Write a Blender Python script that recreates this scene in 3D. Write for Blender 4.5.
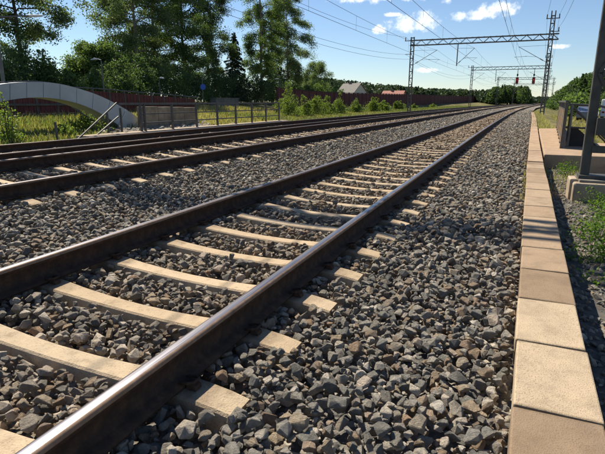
import bpy, math, random
import numpy as np
from mathutils import Vector, Matrix, Euler

# ------------------------------------------------------------------ camera, sky, sun, exposure
sc = bpy.context.scene
for o in list(bpy.data.objects): bpy.data.objects.remove(o)
C = sc.collection
F_PX, PITCH, YAW, CAM_H = 489.0, math.radians(14.385), math.radians(23.27), 1.1036
cam = bpy.data.cameras.new('camera'); cam_o = bpy.data.objects.new('camera', cam); C.objects.link(cam_o)
cam_o.location = (0, 0, CAM_H); cam_o.rotation_euler = (math.pi/2 - PITCH, 0, YAW)
cam.sensor_width = 36; cam.lens = F_PX/605*36; cam.clip_end = 5000; cam.clip_start = 0.05
sc.camera = cam_o

SUN = Vector((-0.75, 0.50, 1.0)).normalized()            # direction towards the sun
SUN_EL = math.asin(SUN.z); SUN_AZ = math.atan2(SUN.x, SUN.y)
SKY_STRENGTH, SUN_STRENGTH = 0.064, 5.0
sun = bpy.data.lights.new('sun', 'SUN'); sun.energy = SUN_STRENGTH; sun.angle = math.radians(0.53); sun.color = (1, .91, .76)
sun_o = bpy.data.objects.new('sun', sun); C.objects.link(sun_o)
sun_o.rotation_euler = SUN.to_track_quat('Z', 'Y').to_euler(); sun_o.location = SUN*50

world = bpy.data.worlds.new('World'); sc.world = world; world.use_nodes = True
wn = world.node_tree.nodes; wl = world.node_tree.links
for n in list(wn): wn.remove(n)
def WN(t, **k):
    n = wn.new(t)
    for a, b in k.items(): setattr(n, a, b)
    return n
def wmath(op, a, b=None, clamp=False):
    n = WN('ShaderNodeMath', operation=op, use_clamp=clamp)
    for i, v in enumerate((a, b)):
        if v is None: continue
        if isinstance(v, (int, float)): n.inputs[i].default_value = v
        else: wl.new(v, n.inputs[i])
    return n.outputs[0]
sky = WN('ShaderNodeTexSky', sky_type='NISHITA', sun_disc=False, sun_elevation=SUN_EL, sun_rotation=SUN_AZ,
         air_density=1.0, dust_density=0.0, ozone_density=1.2, altitude=60)
bg = WN('ShaderNodeBackground'); bg.inputs['Strength'].default_value = SKY_STRENGTH
wb = WN('ShaderNodeMix', data_type='RGBA', blend_type='MULTIPLY'); wb.inputs[0].default_value = 1; wb.inputs[7].default_value = (.89, .98, 1.13, 1)   # camera white balance
wl.new(sky.outputs[0], wb.inputs[6]); wl.new(wb.outputs[2], bg.inputs['Color'])
# fair-weather cumulus: puffs all round the sky, given by azimuth and elevation (degrees; azimuth clockwise from +Y)
geo = WN('ShaderNodeNewGeometry'); sep = WN('ShaderNodeSeparateXYZ'); wl.new(geo.outputs['Incoming'], sep.inputs[0])
nx, ny, nz = (wmath('MULTIPLY', sep.outputs[i], -1) for i in range(3))
az = wmath('MULTIPLY', wmath('ARCTAN2', nx, ny), 180/math.pi); el = wmath('MULTIPLY', wmath('ARCSINE', nz), 180/math.pi)
comb = WN('ShaderNodeCombineXYZ'); wl.new(az, comb.inputs[0]); wl.new(el, comb.inputs[1])
nz1 = WN('ShaderNodeTexNoise'); nz1.inputs['Scale'].default_value = .95; nz1.inputs['Detail'].default_value = 6; nz1.inputs['Roughness'].default_value = .62
wl.new(comb.outputs[0], nz1.inputs['Vector'])
noise = wmath('SUBTRACT', nz1.outputs[0], .5)
clouds = [(-11.5, 7.95, 3.0, .9), (-10.3, 8.4, 1.5, .95), (-14.9, 7.5, .9, .5), (-5.0, 8.6, 2.9, .6), (-2.9, 9.05, 2.3, .85), (-16.6, 10.7, 3.6, .75), (-11.5, 11.0, 3.2, .8),
          (-13.6, 8.95, 1.1, .25), (-9.6, 3.3, 1.4, .3), (3.1, 5.3, 1.0, .25), (-8.0, 10.0, .6, .3), (-1.5, 13.9, 4.0, .9),
          (14, 13, 5, 1.3), (27, 9, 4, 1.2), (44, 15, 6, 1.6), (70, 11, 5, 1.3), (96, 16, 6, 1.8), (125, 10, 5, 1.3), (155, 14, 6, 1.6), (178, 9, 4, 1.1),
          (-50, 16, 5, 1.4), (-75, 11, 5, 1.3), (-100, 15, 6, 1.6), (-130, 10, 5, 1.3), (-160, 13, 5, 1.5), (8, 21, 6, 1.8), (-22, 19, 6, 1.7)]
mask = None
for (ca, ce, ra, re) in clouds:
    dx = wmath('DIVIDE', wmath('SUBTRACT', az, ca), ra); dy = wmath('DIVIDE', wmath('SUBTRACT', el, ce), re)
    d = wmath('ADD', wmath('MULTIPLY', dx, dx), wmath('MULTIPLY', dy, dy))
    v = wmath('SUBTRACT', 1.0, d)
    mask = v if mask is None else wmath('MAXIMUM', mask, v)
m1 = wmath('ADD', mask, wmath('MULTIPLY', noise, 4.2))
cl = WN('ShaderNodeMapRange', clamp=True, interpolation_type='SMOOTHSTEP'); wl.new(m1, cl.inputs[0]); cl.inputs[1].default_value = -.15; cl.inputs[2].default_value = 1.6; cl.inputs[4].default_value = .9
bgc = WN('ShaderNodeBackground'); bgc.inputs['Color'].default_value = (1, .99, .98, 1); bgc.inputs['Strength'].default_value = .98
mix = WN('ShaderNodeMixShader'); wl.new(cl.outputs[0], mix.inputs[0]); wl.new(bg.outputs[0], mix.inputs[1]); wl.new(bgc.outputs[0], mix.inputs[2])
wo = WN('ShaderNodeOutputWorld'); wl.new(mix.outputs[0], wo.inputs['Surface'])

sc.view_settings.view_transform = 'Standard'; sc.view_settings.look = 'None'; sc.view_settings.gamma = 1; sc.view_settings.exposure = 0.68
sc.view_settings.use_curve_mapping = False
sc.render.engine = 'CYCLES'
sc.cycles.max_bounces = 6; sc.cycles.diffuse_bounces = 3; sc.cycles.glossy_bounces = 2; sc.cycles.transmission_bounces = 3

rng = np.random.default_rng(7); random.seed(7)

# ------------------------------------------------------------------ helpers
cY, sY, cP, sP = math.cos(YAW), math.sin(YAW), math.cos(PITCH), math.sin(PITCH)
def ray(px, py):
    u = (px-302.5)/F_PX; v = (227-py)/F_PX
    fx, fy, fz = u, cP+v*sP, -sP+v*cP
    return Vector((fx*cY-fy*sY, fx*sY+fy*cY, fz))
def onX(px, py, X): d = ray(px, py); t = X/d.x; return Vector((X, d.y*t, CAM_H+d.z*t))
def onY(px, py, Y): d = ray(px, py); t = Y/d.y; return Vector((d.x*t, Y, CAM_H+d.z*t))
def onZ(px, py, z): d = ray(px, py); t = (z-CAM_H)/d.z; return Vector((d.x*t, d.y*t, z))
def view(x, y, z):                      # numpy: pixel column, pixel row, forward depth
    rx = x*cY+y*sY; ry = -x*sY+y*cY; zz = z-CAM_H
    fw = ry*cP-zz*sP; up = ry*sP+zz*cP
    f = np.where(fw > .05, fw, .05)
    return 302.5+F_PX*rx/f, 227-F_PX*up/f, fw
def cur(Y):
    Y = np.maximum(Y, 0); return .00025*Y*Y-2.2e-7*Y**3
def curd(Y):
    Y = max(Y, 0); return .0005*Y-6.6e-7*Y*Y

class MB:
    def __init__(s): s.v = []; s.f = []; s.m = []
    def add(s, v, f, mi=0):
        b = len(s.v); s.v += [tuple(p) for p in v]; s.f += [tuple(b+i for i in q) for q in f]; s.m += [mi]*len(f)
    def box(s, lo, hi, mi=0):
        x0, y0, z0 = lo; x1, y1, z1 = hi
        s.add([(x0,y0,z0),(x1,y0,z0),(x1,y1,z0),(x0,y1,z0),(x0,y0,z1),(x1,y0,z1),(x1,y1,z1),(x0,y1,z1)],
              [(0,3,2,1),(4,5,6,7),(0,1,5,4),(1,2,6,5),(2,3,7,6),(3,0,4,7)], mi)
    def bar(s, a, b, w, h, mi=0, up=(0,0,1)):     # rectangular bar from a to b
        a = Vector(a); b = Vector(b); d = (b-a).normalized(); u = Vector(up)
        if abs(d.dot(u)) > .98: u = Vector((0,1,0))
        r = d.cross(u).normalized()*w/2; q = r.cross(d).normalized()*h/2
        vs = [p+k*r+l*q for p in (a,b) for k, l in ((-1,-1),(1,-1),(1,1),(-1,1))]
        s.add(vs, [(0,1,2,3),(7,6,5,4),(0,4,5,1),(1,5,6,2),(2,6,7,3),(3,7,4,0)], mi)
    def tube(s, pts, rad, n=8, mi=0, cap=True):
        pts = [Vector(p) for p in pts]; k = len(pts)
        rad = list(rad) if hasattr(rad, '__len__') else [rad]*k
        vs = []; prev = None
        for i, p in enumerate(pts):
            d = (pts[min(i+1,k-1)]-pts[max(i-1,0)])
            d = d.normalized() if d.length > 1e-9 else Vector((0,0,1))
            if prev is None:
                u = Vector((0,0,1)) if abs(d.z) < .9 else Vector((1,0,0)); r = d.cross(u).normalized()
            else: r = (prev-d*prev.dot(d)).normalized()
            prev = r; q = d.cross(r)
            for j in range(n):
                a = 2*math.pi*j/n; vs.append(p+(r*math.cos(a)+q*math.sin(a))*rad[i])
        fs = [(i*n+j, i*n+(j+1)%n, (i+1)*n+(j+1)%n, (i+1)*n+j) for i in range(k-1) for j in range(n)]
        if cap: fs += [tuple(range(n-1,-1,-1)), tuple((k-1)*n+j for j in range(n))]
        s.add(vs, fs, mi)
    def prism(s, prof, axis, a, b, mi=0):          # extrude a closed 2-D profile along axis ('x','y','z')
        n = len(prof)
        def P(p, t): return {'x':(t,p[0],p[1]), 'y':(p[0],t,p[1]), 'z':(p[0],p[1],t)}[axis]
        vs = [P(p,a) for p in prof]+[P(p,b) for p in prof]
        fs = [(i,(i+1)%n,n+(i+1)%n,n+i) for i in range(n)]+[tuple(range(n-1,-1,-1)), tuple(range(n,2*n))]
        s.add(vs, fs, mi)
    def mesh(s, name, mats, smooth=False):
        me = bpy.data.meshes.new(name); me.from_pydata(s.v, [], s.f)
        for m in (mats if isinstance(mats, (list, tuple)) else [mats]): me.materials.append(m)
        if any(s.m): me.polygons.foreach_set('material_index', s.m)
        if smooth: me.polygons.foreach_set('use_smooth', [True]*len(s.f))
        me.update(); return me
    def build(s, name, mats, parent=None, smooth=False, bevel=0, fix=True):
        me = s.mesh(name, mats, smooth)
        if fix:
            import bmesh
            bm = bmesh.new(); bm.from_mesh(me); bmesh.ops.recalc_face_normals(bm, faces=bm.faces); bm.to_mesh(me); bm.free()
        return link(name, me, parent, bevel)
def link(name, me, parent=None, bevel=0):
    o = bpy.data.objects.new(name, me); C.objects.link(o)
    if parent is not None:
        o.parent = parent
        if parent.parent is None: o.location = -parent.location if parent.get('off') else (0,0,0)
    if bevel:
        b = o.modifiers.new('bevel', 'BEVEL'); b.width = bevel; b.segments = 2; b.limit_method = 'ANGLE'; b.angle_limit = math.radians(40)
    return o
def npmesh(name, verts, faces, mats, smooth=False):   # big arrays: verts (n,3), faces (m,k)
    me = bpy.data.meshes.new(name); n, (m, k) = len(verts), faces.shape
    me.vertices.add(n); me.vertices.foreach_set('co', np.ascontiguousarray(verts, np.float32).ravel())
    me.loops.add(m*k); me.loops.foreach_set('vertex_index', faces.astype(np.int32).ravel())
    me.polygons.add(m); me.polygons.foreach_set('loop_start', np.arange(m, dtype=np.int32)*k)
    try: me.polygons.foreach_set('loop_total', np.full(m, k, np.int32))
    except Exception: pass
    if smooth: me.polygons.foreach_set('use_smooth', np.ones(m, bool))
    for mm in (mats if isinstance(mats, (list, tuple)) else [mats]): me.materials.append(mm)
    me.update(calc_edges=True); me.validate(); return me
def tag(o, label=None, cat=None, group=None, kind=None):
    if label: o['label'] = label
    if cat: o['category'] = cat
    if group: o['group'] = group
    if kind: o['kind'] = kind
    return o
def thing(name, label, cat, loc=(0,0,0), group=None, rz=0, keep=True):
    # an Empty at the thing's base; with keep, parts are given in world coordinates
    o = bpy.data.objects.new(name, None); C.objects.link(o); o.location = loc; o.empty_display_size = .2
    o.rotation_euler = (0,0,rz)
    if keep: o['off'] = 1
    return tag(o, label, cat, group)

# ------------------------------------------------------------------ materials
class Mat:
    def __init__(s, name, rough=.8, metal=0, spec=.3):
        s.m = bpy.data.materials.new(name); s.m.use_nodes = True; s.t = s.m.node_tree; s.n = s.t.nodes; s.l = s.t.links
        s.b = s.n['Principled BSDF']; s.b.inputs['Roughness'].default_value = rough; s.b.inputs['Metallic'].default_value = metal
        s.b.inputs['Specular IOR Level'].default_value = spec
        s.out = [n for n in s.n if n.type == 'OUTPUT_MATERIAL'][0]
    def node(s, t, ins=None, **k):
        n = s.n.new(t)
        for a, b in k.items(): setattr(n, a, b)
        for a, b in (ins or {}).items():
            if hasattr(b, 'is_linked'): s.l.new(b, n.inputs[a])
            else: n.inputs[a].default_value = b
        return n
    def coord(s, kind='Object'): return s.node('ShaderNodeTexCoord').outputs[kind]
    def noise(s, vec, scale, detail=4, rough=.55, out=0):
        return s.node('ShaderNodeTexNoise', {'Vector': vec, 'Scale': scale, 'Detail': detail, 'Roughness': rough}).outputs[out]
    def ramp(s, fac, stops, interp='LINEAR'):
        n = s.node('ShaderNodeValToRGB', {'Fac': fac}); cr = n.color_ramp; cr.interpolation = interp
        while len(cr.elements) < len(stops): cr.elements.new(.5)
        for e, (p, c) in zip(cr.elements, stops): e.position = p; e.color = (*c, 1) if len(c) == 3 else c
        return n.outputs[0]
    def mixc(s, fac, a, b, mode='MIX'):
        n = s.node('ShaderNodeMix', data_type='RGBA', blend_type=mode)
        for i, v in ((0, fac), (6, a), (7, b)):
            if hasattr(v, 'is_linked'): s.l.new(v, n.inputs[i])
            else: n.inputs[i].default_value = v if i == 0 else (*v, 1)
        return n.outputs[2]
    def math(s, op, a, b=0, clamp=False):
        n = s.node('ShaderNodeMath', operation=op, use_clamp=clamp)
        for i, v in enumerate((a, b)):
            if hasattr(v, 'is_linked'): s.l.new(v, n.inputs[i])
            else: n.inputs[i].default_value = v
        return n.outputs[0]
    def color(s, c): s.l.new(c, s.b.inputs['Base Color']) if hasattr(c, 'is_linked') else setattr(s.b.inputs['Base Color'], 'default_value', (*c, 1)); return s
    def bump(s, h, strength=.5, dist=.01):
        n = s.node('ShaderNodeBump', {'Height': h, 'Strength': strength, 'Distance': dist}); s.l.new(n.outputs[0], s.b.inputs['Normal']); return s
    def obrand(s): return s.node('ShaderNodeObjectInfo').outputs['Random']
    def island(s): return s.node('ShaderNodeNewGeometry').outputs['Random Per Island']

def plain(name, c, rough=.7, metal=0, var=.25, scale=6, bump=.0, spec=.3):
    M = Mat(name, rough, metal, spec); co = M.coord()
    f = M.noise(co, scale, 6, .65)
    M.color(M.ramp(f, [(.3, tuple(x*(1-var) for x in c)), (.7, tuple(min(1, x*(1+var)) for x in c))]))
    if bump: M.bump(M.noise(co, scale*8, 4, .6), bump, .004)
    return M.m

def rustmix(M, c):                               # brake and rail dust inside the gauge of the tracks
    sp = M.node('ShaderNodeSeparateXYZ', {0: M.node('ShaderNodeNewGeometry').outputs['Position']})
    x, y = sp.outputs[0], sp.outputs[1]; y2 = M.math('MULTIPLY', y, y)
    xo = M.math('SUBTRACT', x, M.math('SUBTRACT', M.math('MULTIPLY', y2, .00025), M.math('MULTIPLY', M.math('MULTIPLY', y2, y), 2.2e-7)))
    f = None
    for cc in (-2.16, -6.22, -10.3):
        d = M.math('ABSOLUTE', M.math('SUBTRACT', xo, cc)); k = M.math('SUBTRACT', 1.0, M.math('MULTIPLY', M.math('SUBTRACT', d, .75), 2.0), True)
        f = k if f is None else M.math('MAXIMUM', f, k)
    n = M.noise(M.node('ShaderNodeNewGeometry').outputs['Position'], 1.3, 4, .6)
    return M.mixc(M.math('MULTIPLY', f, M.math('MULTIPLY', n, M.node('ShaderNodeMapRange', {0: y, 1: 3.0, 2: 22.0, 3: .35, 4: .95}).outputs[0])), c, M.mixc(1.0, c, (1.05,.80,.58), 'MULTIPLY'))
def mat_stone():
    M = Mat('granite_ballast', .85, 0, .25); co = M.coord(); r = M.obrand()
    base = M.ramp(r, [(0, (.15,.155,.155)), (.14, (.24,.245,.235)), (.30, (.36,.345,.32)), (.42, (.20,.205,.20)), (.54, (.40,.345,.27)), (.62, (.27,.21,.155)), (.70, (.27,.275,.27)), (.82, (.50,.47,.42)), (.90, (.62,.60,.56)), (.95, (.33,.24,.17)), (1, (.22,.22,.21))])
    off = M.node('ShaderNodeVectorMath', {0: co, 1: (0,0,0)}, operation='ADD')
    cx = M.node('ShaderNodeCombineXYZ', {0: M.math('MULTIPLY', r, 37.0), 1: M.math('MULTIPLY', r, 91.0)}); M.l.new(cx.outputs[0], off.inputs[1])
    v = off.outputs[0]
    f = M.noise(v, 1.6, 8, .7)
    c = M.mixc(1.0, base, M.ramp(f, [(.25, (.60,.59,.58)), (.5, (1.0,.98,.95)), (.72, (1.4,1.33,1.22))]), 'MULTIPLY')
    f2 = M.noise(v, 7, 3, .6)
    c = M.mixc(M.ramp(f2, [(.58, (0,0,0)), (.70, (.5,.5,.5))]), c, (.26,.18,.11))
    c = M.mixc(1.0, c, (1.85,1.77,1.64), 'MULTIPLY'); c = rustmix(M, c)
    M.color(c); M.bump(M.noise(v, 3.2, 9, .74), .9, .4)
    return M.m
def mat_bed():
    M = Mat('ballast_ground', .9, 0, .2); co = M.coord()
    vo = M.node('ShaderNodeTexVoronoi', {'Vector': co, 'Scale': 19.0}); 
    c = M.ramp(M.node('ShaderNodeSeparateColor', {0: vo.outputs['Color']}).outputs[0], [(0, (.10,.10,.095)), (.4, (.20,.19,.175)), (.7, (.28,.25,.21)), (1, (.38,.35,.31))])
    big = M.noise(co, .35, 4, .6)
    c = M.mixc(1.0, c, M.ramp(big, [(.3, (.8,.8,.82)), (.7, (1.15,1.1,1.0))]), 'MULTIPLY')
    yy = M.node('ShaderNodeSeparateXYZ', {0: co}).outputs[1]
    c = rustmix(M, c); M.color(c)
    h = M.math('SUBTRACT', 1.0, vo.outputs['Distance'])
    M.bump(M.math('ADD', h, M.noise(co, 14, 3)), 1.0, .06)
    return M.m
def mat_sleeper():
    M = Mat('sleeper_concrete', .88, 0, .2); co = M.coord(); r = M.obrand()
    v = M.node('ShaderNodeVectorMath', {0: co}, operation='ADD'); cx = M.node('ShaderNodeCombineXYZ', {0: M.math('MULTIPLY', r, 60.0), 1: M.math('MULTIPLY', r, 23.0)}); M.l.new(cx.outputs[0], v.inputs[1]); v = v.outputs[0]
    base = M.ramp(r, [(0, (.42,.32,.205)), (.5, (.50,.385,.255)), (1, (.45,.355,.24))])
    f = M.noise(v, 9, 9, .7)
    c = M.mixc(1.0, base, M.ramp(f, [(.25, (.50,.47,.43)), (.47, (1,1,1)), (.75, (1.15,1.14,1.12))]), 'MULTIPLY')
    f2 = M.noise(v, 120, 2, .5)
    c = M.mixc(M.ramp(f2, [(.60, (0,0,0)), (.70, (.6,.6,.6))]), c, (.22,.17,.12))
    # iron dust near the rail seats (objects are centred on the track: |x| about 0.8)
    ax = M.math('ABSOLUTE', M.node('ShaderNodeSeparateXYZ', {0: co}).outputs[0])
    d = M.math('ABSOLUTE', M.math('SUBTRACT', ax, .80))
    k = M.ramp(M.math('ADD', d, M.math('MULTIPLY', M.math('SUBTRACT', f, .5), .25)), [(.08, (.8,.8,.8)), (.30, (0,0,0))])
    c = M.mixc(k, c, (.12,.08,.05))
    M.color(c); M.bump(M.math('ADD', f2, M.noise(v, 30, 6, .7)), .5, .006)
    return M.m
def mat_coping(name='coping_concrete', dirt=True):
    M = Mat(name, .9, 0, .2); co = M.coord(); r = M.obrand()
    v = M.node('ShaderNodeVectorMath', {0: co}, operation='ADD'); cx = M.node('ShaderNodeCombineXYZ', {0: M.math('MULTIPLY', r, 60.0), 2: M.math('MULTIPLY', r, 23.0)}); M.l.new(cx.outputs[0], v.inputs[1]); v = v.outputs[0]
    base = M.node('ShaderNodeObjectInfo').outputs['Color'] if dirt else M.ramp(r, [(0, (.36,.255,.17)), (.5, (.42,.305,.205)), (1, (.34,.24,.16))])
    f = M.noise(v, 5, 9, .68)
    c = M.mixc(1.0, base, M.ramp(f, [(.25, (.68,.66,.64)), (.5, (1,1,1)), (.75, (1.16,1.15,1.13))]), 'MULTIPLY')
    f2 = M.noise(v, 170, 2, .5)
    c = M.mixc(M.ramp(f2, [(.55, (0,0,0)), (.68, (.7,.7,.7))]), c, (.15,.105,.075))
    st = M.noise(v, 2.2, 5, .75)
    c = M.mixc(M.ramp(st, [(.54, (0,0,0)), (.70, (.5,.5,.5))]), c, (.19,.14,.10))
    ay = M.math('ABSOLUTE', M.node('ShaderNodeSeparateXYZ', {0: co}).outputs[1])
    k = M.ramp(M.math('ADD', ay, M.math('MULTIPLY', M.math('SUBTRACT', M.noise(v, 11, 5, .7), .5), .07)), [(.284, (0,0,0)), (.312, (.6,.6,.6))])
    if dirt: c = M.mixc(k, c, (.10,.075,.045))
    M.color(c); M.bump(M.math('ADD', f2, M.noise(v, 40, 6, .7)), .5, .005)
    return M.m
def mat_rust():
    M = Mat('rail_rust', .85, .0, .12); co = M.coord()
    f = M.noise(co, 14, 8, .7)
    M.color(M.ramp(f, [(.3, (.030,.021,.017)), (.5, (.052,.034,.025)), (.66, (.085,.050,.032)), (.78, (.15,.08,.045))])); M.bump(M.noise(co, 90, 5, .7), .5, .003)
    return M.m
def mat_railtop():
    M = Mat('rail_steel', .4, 1, .5); co = M.coord()
    mp = M.node('ShaderNodeMapping', {'Vector': co, 'Scale': (60, .6, 60)})
    f = M.noise(mp.outputs[0], 3, 6, .7)
    M.color(M.ramp(f, [(.3, (.17,.16,.175)), (.7, (.26,.25,.27))]))
    M.l.new(M.ramp(f, [(.3, (.28,)*3), (.7, (.42,)*3)]), M.b.inputs['Roughness'])
    return M.m
def mat_railside():
    M = Mat('rail_worn_edge', .6, .2, .3); co = M.coord()
    M.color(M.ramp(M.noise(co, 20, 6, .7), [(.3, (.15,.095,.06)), (.7, (.27,.18,.12))])); return M.m
def mat_leaf(name, cols, trans=.35, rough=.6):
    M = Mat(name, rough, 0, .25); r = M.island()
    n = len(cols); c = M.ramp(r, [(i/(n-1), k) for i, k in enumerate(cols)])
    M.color(c)
    tr = M.node('ShaderNodeBsdfTranslucent', {'Color': M.mixc(1.0, c, (1.5,1.7,.7), 'MULTIPLY')})
    mx = M.node('ShaderNodeMixShader', {0: trans}); M.l.new(M.b.outputs[0], mx.inputs[1]); M.l.new(tr.outputs[0], mx.inputs[2]); M.l.new(mx.outputs[0], M.out.inputs[0])
    return M.m
def mat_ground():
    M = Mat('grass_ground', .95, 0, .1); co = M.coord()
    f = M.noise(co, .18, 6, .65); g = M.noise(co, 3.0, 6, .7)
    c = M.ramp(f, [(.32, (.075,.085,.03)), (.5, (.15,.14,.055)), (.66, (.24,.20,.10))])
    c = M.mixc(1.0, c, M.ramp(g, [(.25, (.6,.6,.6)), (.75, (1.3,1.3,1.25))]), 'MULTIPLY')
    M.color(c); M.bump(M.noise(co, 9, 5, .7), .8, .05); return M.m

S = {}
S['stone'] = mat_stone(); S['bed'] = mat_bed(); S['sleeper'] = mat_sleeper(); S['coping'] = mat_coping(); S['coping2'] = mat_coping('slab_concrete', False); S['rust'] = mat_rust(); S['steel'] = mat_railtop(); S['worn'] = mat_railside()
S['ground'] = mat_ground()
S['galv'] = plain('galvanised_steel', (.13,.13,.125), .55, .5, .25, 5, .2)
S['mast'] = plain('weathered_mast_steel', (.115,.11,.10), .65, .3, .3, 4, .2)
S['mastdark'] = plain('dark_mast_paint', (.075,.072,.065), .6, .2, .3, 5, .25)
S['wire'] = plain('wire_copper', (.06,.06,.06), .5, .4, .2, 3)
S['concrete'] = plain('cast_concrete', (.36,.285,.205), .9, 0, .28, 4, .4)
S['concdark'] = plain('old_concrete', (.17,.155,.13), .9, 0, .35, 3, .4)
S['red'] = plain('red_stained_timber', (.10,.030,.028), .75, 0, .3, 3, .3)
S['reddark'] = plain('dark_red_timber', (.06,.022,.022), .75, 0, .3, 3, .3)
S['archgrey'] = plain('grey_painted_steel', (.36,.40,.41), .6, 0, .1, 1.5, .1)
S['concwall'] = plain('stained_concrete', (.22,.18,.125), .9, 0, .45, 1.8, .5)
S['soil'] = plain('shade_toned_soil', (.085,.078,.066), .95, 0, .5, 9, .9)  # gritty soil, its colour darkened to carry the shade beside the coping
S['gap'] = plain('joint_dark', (.03,.03,.03), .9)
S['railing'] = plain('railing_steel', (.095,.09,.085), .55, .3, .25, 6, .15)
S['mesh'] = plain('brown_mesh_panel', (.25,.18,.11), .7, .1, .3, 8, .3)
S['darksheet'] = plain('dark_steel_sheet', (.028,.028,.032), .6, .1, .3, 3)
S['bark'] = plain('dark_bark', (.075,.06,.045), .9, 0, .35, 5, .5)
S['birchbark'] = plain('birch_bark', (.17,.155,.135), .85, 0, .45, 3, .4)
S['birch'] = mat_leaf('birch_leaves', [(0.078,0.116,0.044), (0.115,0.163,0.061), (0.086,0.126,0.050), (0.156,0.205,0.083)], .5)
S['birch2'] = mat_leaf('pale_leaves', [(0.098,0.130,0.072), (0.131,0.167,0.088), (0.086,0.116,0.066), (0.164,0.205,0.110)], .5)
S['dark'] = mat_leaf('dark_leaves', [(0.049,0.079,0.035), (0.070,0.107,0.046), (0.057,0.090,0.042), (0.098,0.135,0.061)], .45)
S['spruce'] = mat_leaf('spruce_needles', [(.012,.024,.012), (.02,.036,.016), (.028,.045,.02)], .1)
S['bush'] = mat_leaf('young_leaves', [(.12,.165,.04), (.17,.215,.055), (.10,.14,.035), (.21,.25,.07)], .45)
S['weed'] = mat_leaf('weed_leaves', [(.06,.12,.02), (.10,.17,.03), (.08,.14,.025), (.14,.19,.04)], .45)
S['far'] = mat_leaf('hazy_far_foliage', [(.04,.062,.038), (.055,.08,.046), (.047,.07,.044), (.075,.10,.055)], .25)  # leaf colours made paler and bluer, painting in the haze of distance
S['grass'] = mat_leaf('grass_blades', [(.10,.14,.035), (.14,.17,.05), (.22,.20,.09), (.11,.15,.04), (.24,.22,.11)], .35)
S['drygrass'] = mat_leaf('dry_grass_blades', [(.38,.31,.16), (.32,.27,.13), (.24,.22,.09), (.45,.37,.21)], .35)
S['blue'] = plain('blue_sign_face', (.02,.09,.42), .4, 0, .08, 3)
S['white'] = plain('white_paint', (.78,.78,.76), .4, 0, .06, 3)
S['black'] = plain('black_paint', (.018,.018,.018), .5, 0, .2, 3)
S['lampgrey'] = plain('lamp_housing', (.52,.54,.53), .5, .1, .1, 4)
S['porc'] = plain('brown_porcelain', (.07,.04,.03), .25, 0, .2, 4)
S['asphalt'] = plain('asphalt', (.055,.055,.055), .9, 0, .25, 2, .3)
S['rooftile'] = plain('grey_roof_tiles', (.20,.185,.165), .85, 0, .2, 2, .3)
S['roofred'] = plain('red_roof_sheet', (.36,.13,.09), .7, 0, .15, 2)
S['plaster'] = plain('pale_plaster', (.55,.52,.44), .9, 0, .1, 2)
S['glass'] = plain('window_glass', (.03,.04,.05), .08, 0, .1, 1, 0, .6)
S['carblue'] = plain('blue_grey_car_paint', (.16,.19,.25), .25, .3, .05, 1, 0, .5)
S['rubber'] = plain('tyre_rubber', (.02,.02,.02), .85)
Mx = Mat('red_signal_light', .4); Mx.color((.5,.01,.01)); Mx.b.inputs['Emission Color'].default_value = (1,.04,.03,1); Mx.b.inputs['Emission Strength'].default_value = .25; S['redlamp'] = Mx.m
Mx = Mat('red_signal_board', .5); Mx.color((.26,.02,.025)); S['redboard'] = Mx.m

# ------------------------------------------------------------------ terrain
TR = [dict(c=-2.162, zr=0.0, zl=.06), dict(c=-6.215, zr=.17, zl=.26), dict(c=-10.30, zr=.09, zl=.12)]
RAIL_H = .172; GA = .798                       # rail height, half distance between head centres
def ztop(x):                                    # ballast surface by offset from the curve (x), top of the stones
    xp = [-15.5, -14.2, -13.6, -12.2, -11.5, -9.0, -8.5, -8.0, -7.5, -5.0, -4.6, -4.2, -3.8, -3.4, -1.0, -.6, .1, .5]
    zp = [-.25, -.22, -.17, -.15, -.10, -.13, -.08, .02, .065, -.062, -.135, -.18, -.19, -.15, -.222, -.195, -.165, -.17]
    return np.interp(x, xp, zp)
def clmp(a, b, x): return min(max((x-a)/(b-a), 0), 1)
COPX = [(-3, .02), (0, .06), (2, .095), (4, .13), (8.5, .22), (11.1, .265), (17.6, .40), (42, .98), (70, 1.45), (110, 3.0), (250, 13.0)]
def copx(Y): return np.interp(Y, [a for a, b in COPX], [b for a, b in COPX])
def zground(x, y):                               # natural ground, x in world
    xo = x-cur(np.asarray(y, float))
    zl = np.interp(xo, [-400, -60, -26, -23, -21.5, -18, -15.2, -14.2, -13.0], [1.4, 1.2, 1.0, .72, .30, -.02, -.28, -.32, -.45])
    zl = zl-np.interp(y, [28, 45], [0, 1])*np.interp(xo, [-30, -21.5, -18, -14.2], [.2, .55, .3, .0])
    zr = np.interp(xo, [0, .4, 1.2, 2.2, 4.2, 9, 60, 400], [-.45, -.42, -.45, -.62, -.95, -.9, -.3, .5])
    return np.where(xo < -10, zl, np.where(xo > -1, zr, -.5))
def ground_sheet():
    xs = np.concatenate([np.array([-2500, -900, -400, -200, -120, -80, -60, -45, -35]), np.arange(-30, -12, .75), np.array([-10, -6, -2]), np.arange(.3, 9, .6), np.array([11, 15, 22, 35, 60, 120, 220, 450, 1000, 2500])])
    ys = np.concatenate([np.array([-60, -20, -8]), np.arange(-3, 60, 1.5), np.arange(62, 160, 6), np.array([170, 190, 220, 260, 330, 450, 700, 1200, 2500, 4000])])
    X, Y = np.meshgrid(xs, ys); Z = zground(X, np.minimum(Y, 300))+.0
    bump = .05*np.sin(X*1.7+Y*.9)*np.sin(Y*.77-X*.4)
    Z = Z+np.where((X < -15), bump, bump*.4)
    n, m = X.shape; V = np.stack([X, Y, Z], -1).reshape(-1, 3)
    i = np.arange(n*m).reshape(n, m); Fc = np.stack([i[:-1,:-1], i[:-1,1:], i[1:,1:], i[1:,:-1]], -1).reshape(-1, 4)
    o = link('ground', npmesh('ground', V, Fc, S['ground'], True)); tag(o, kind='structure', label='dry grassy ground around the railway tracks')
ground_sheet()
SY0, SY1 = -.5, 84.0                             # individual ballast stones up to here
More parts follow.
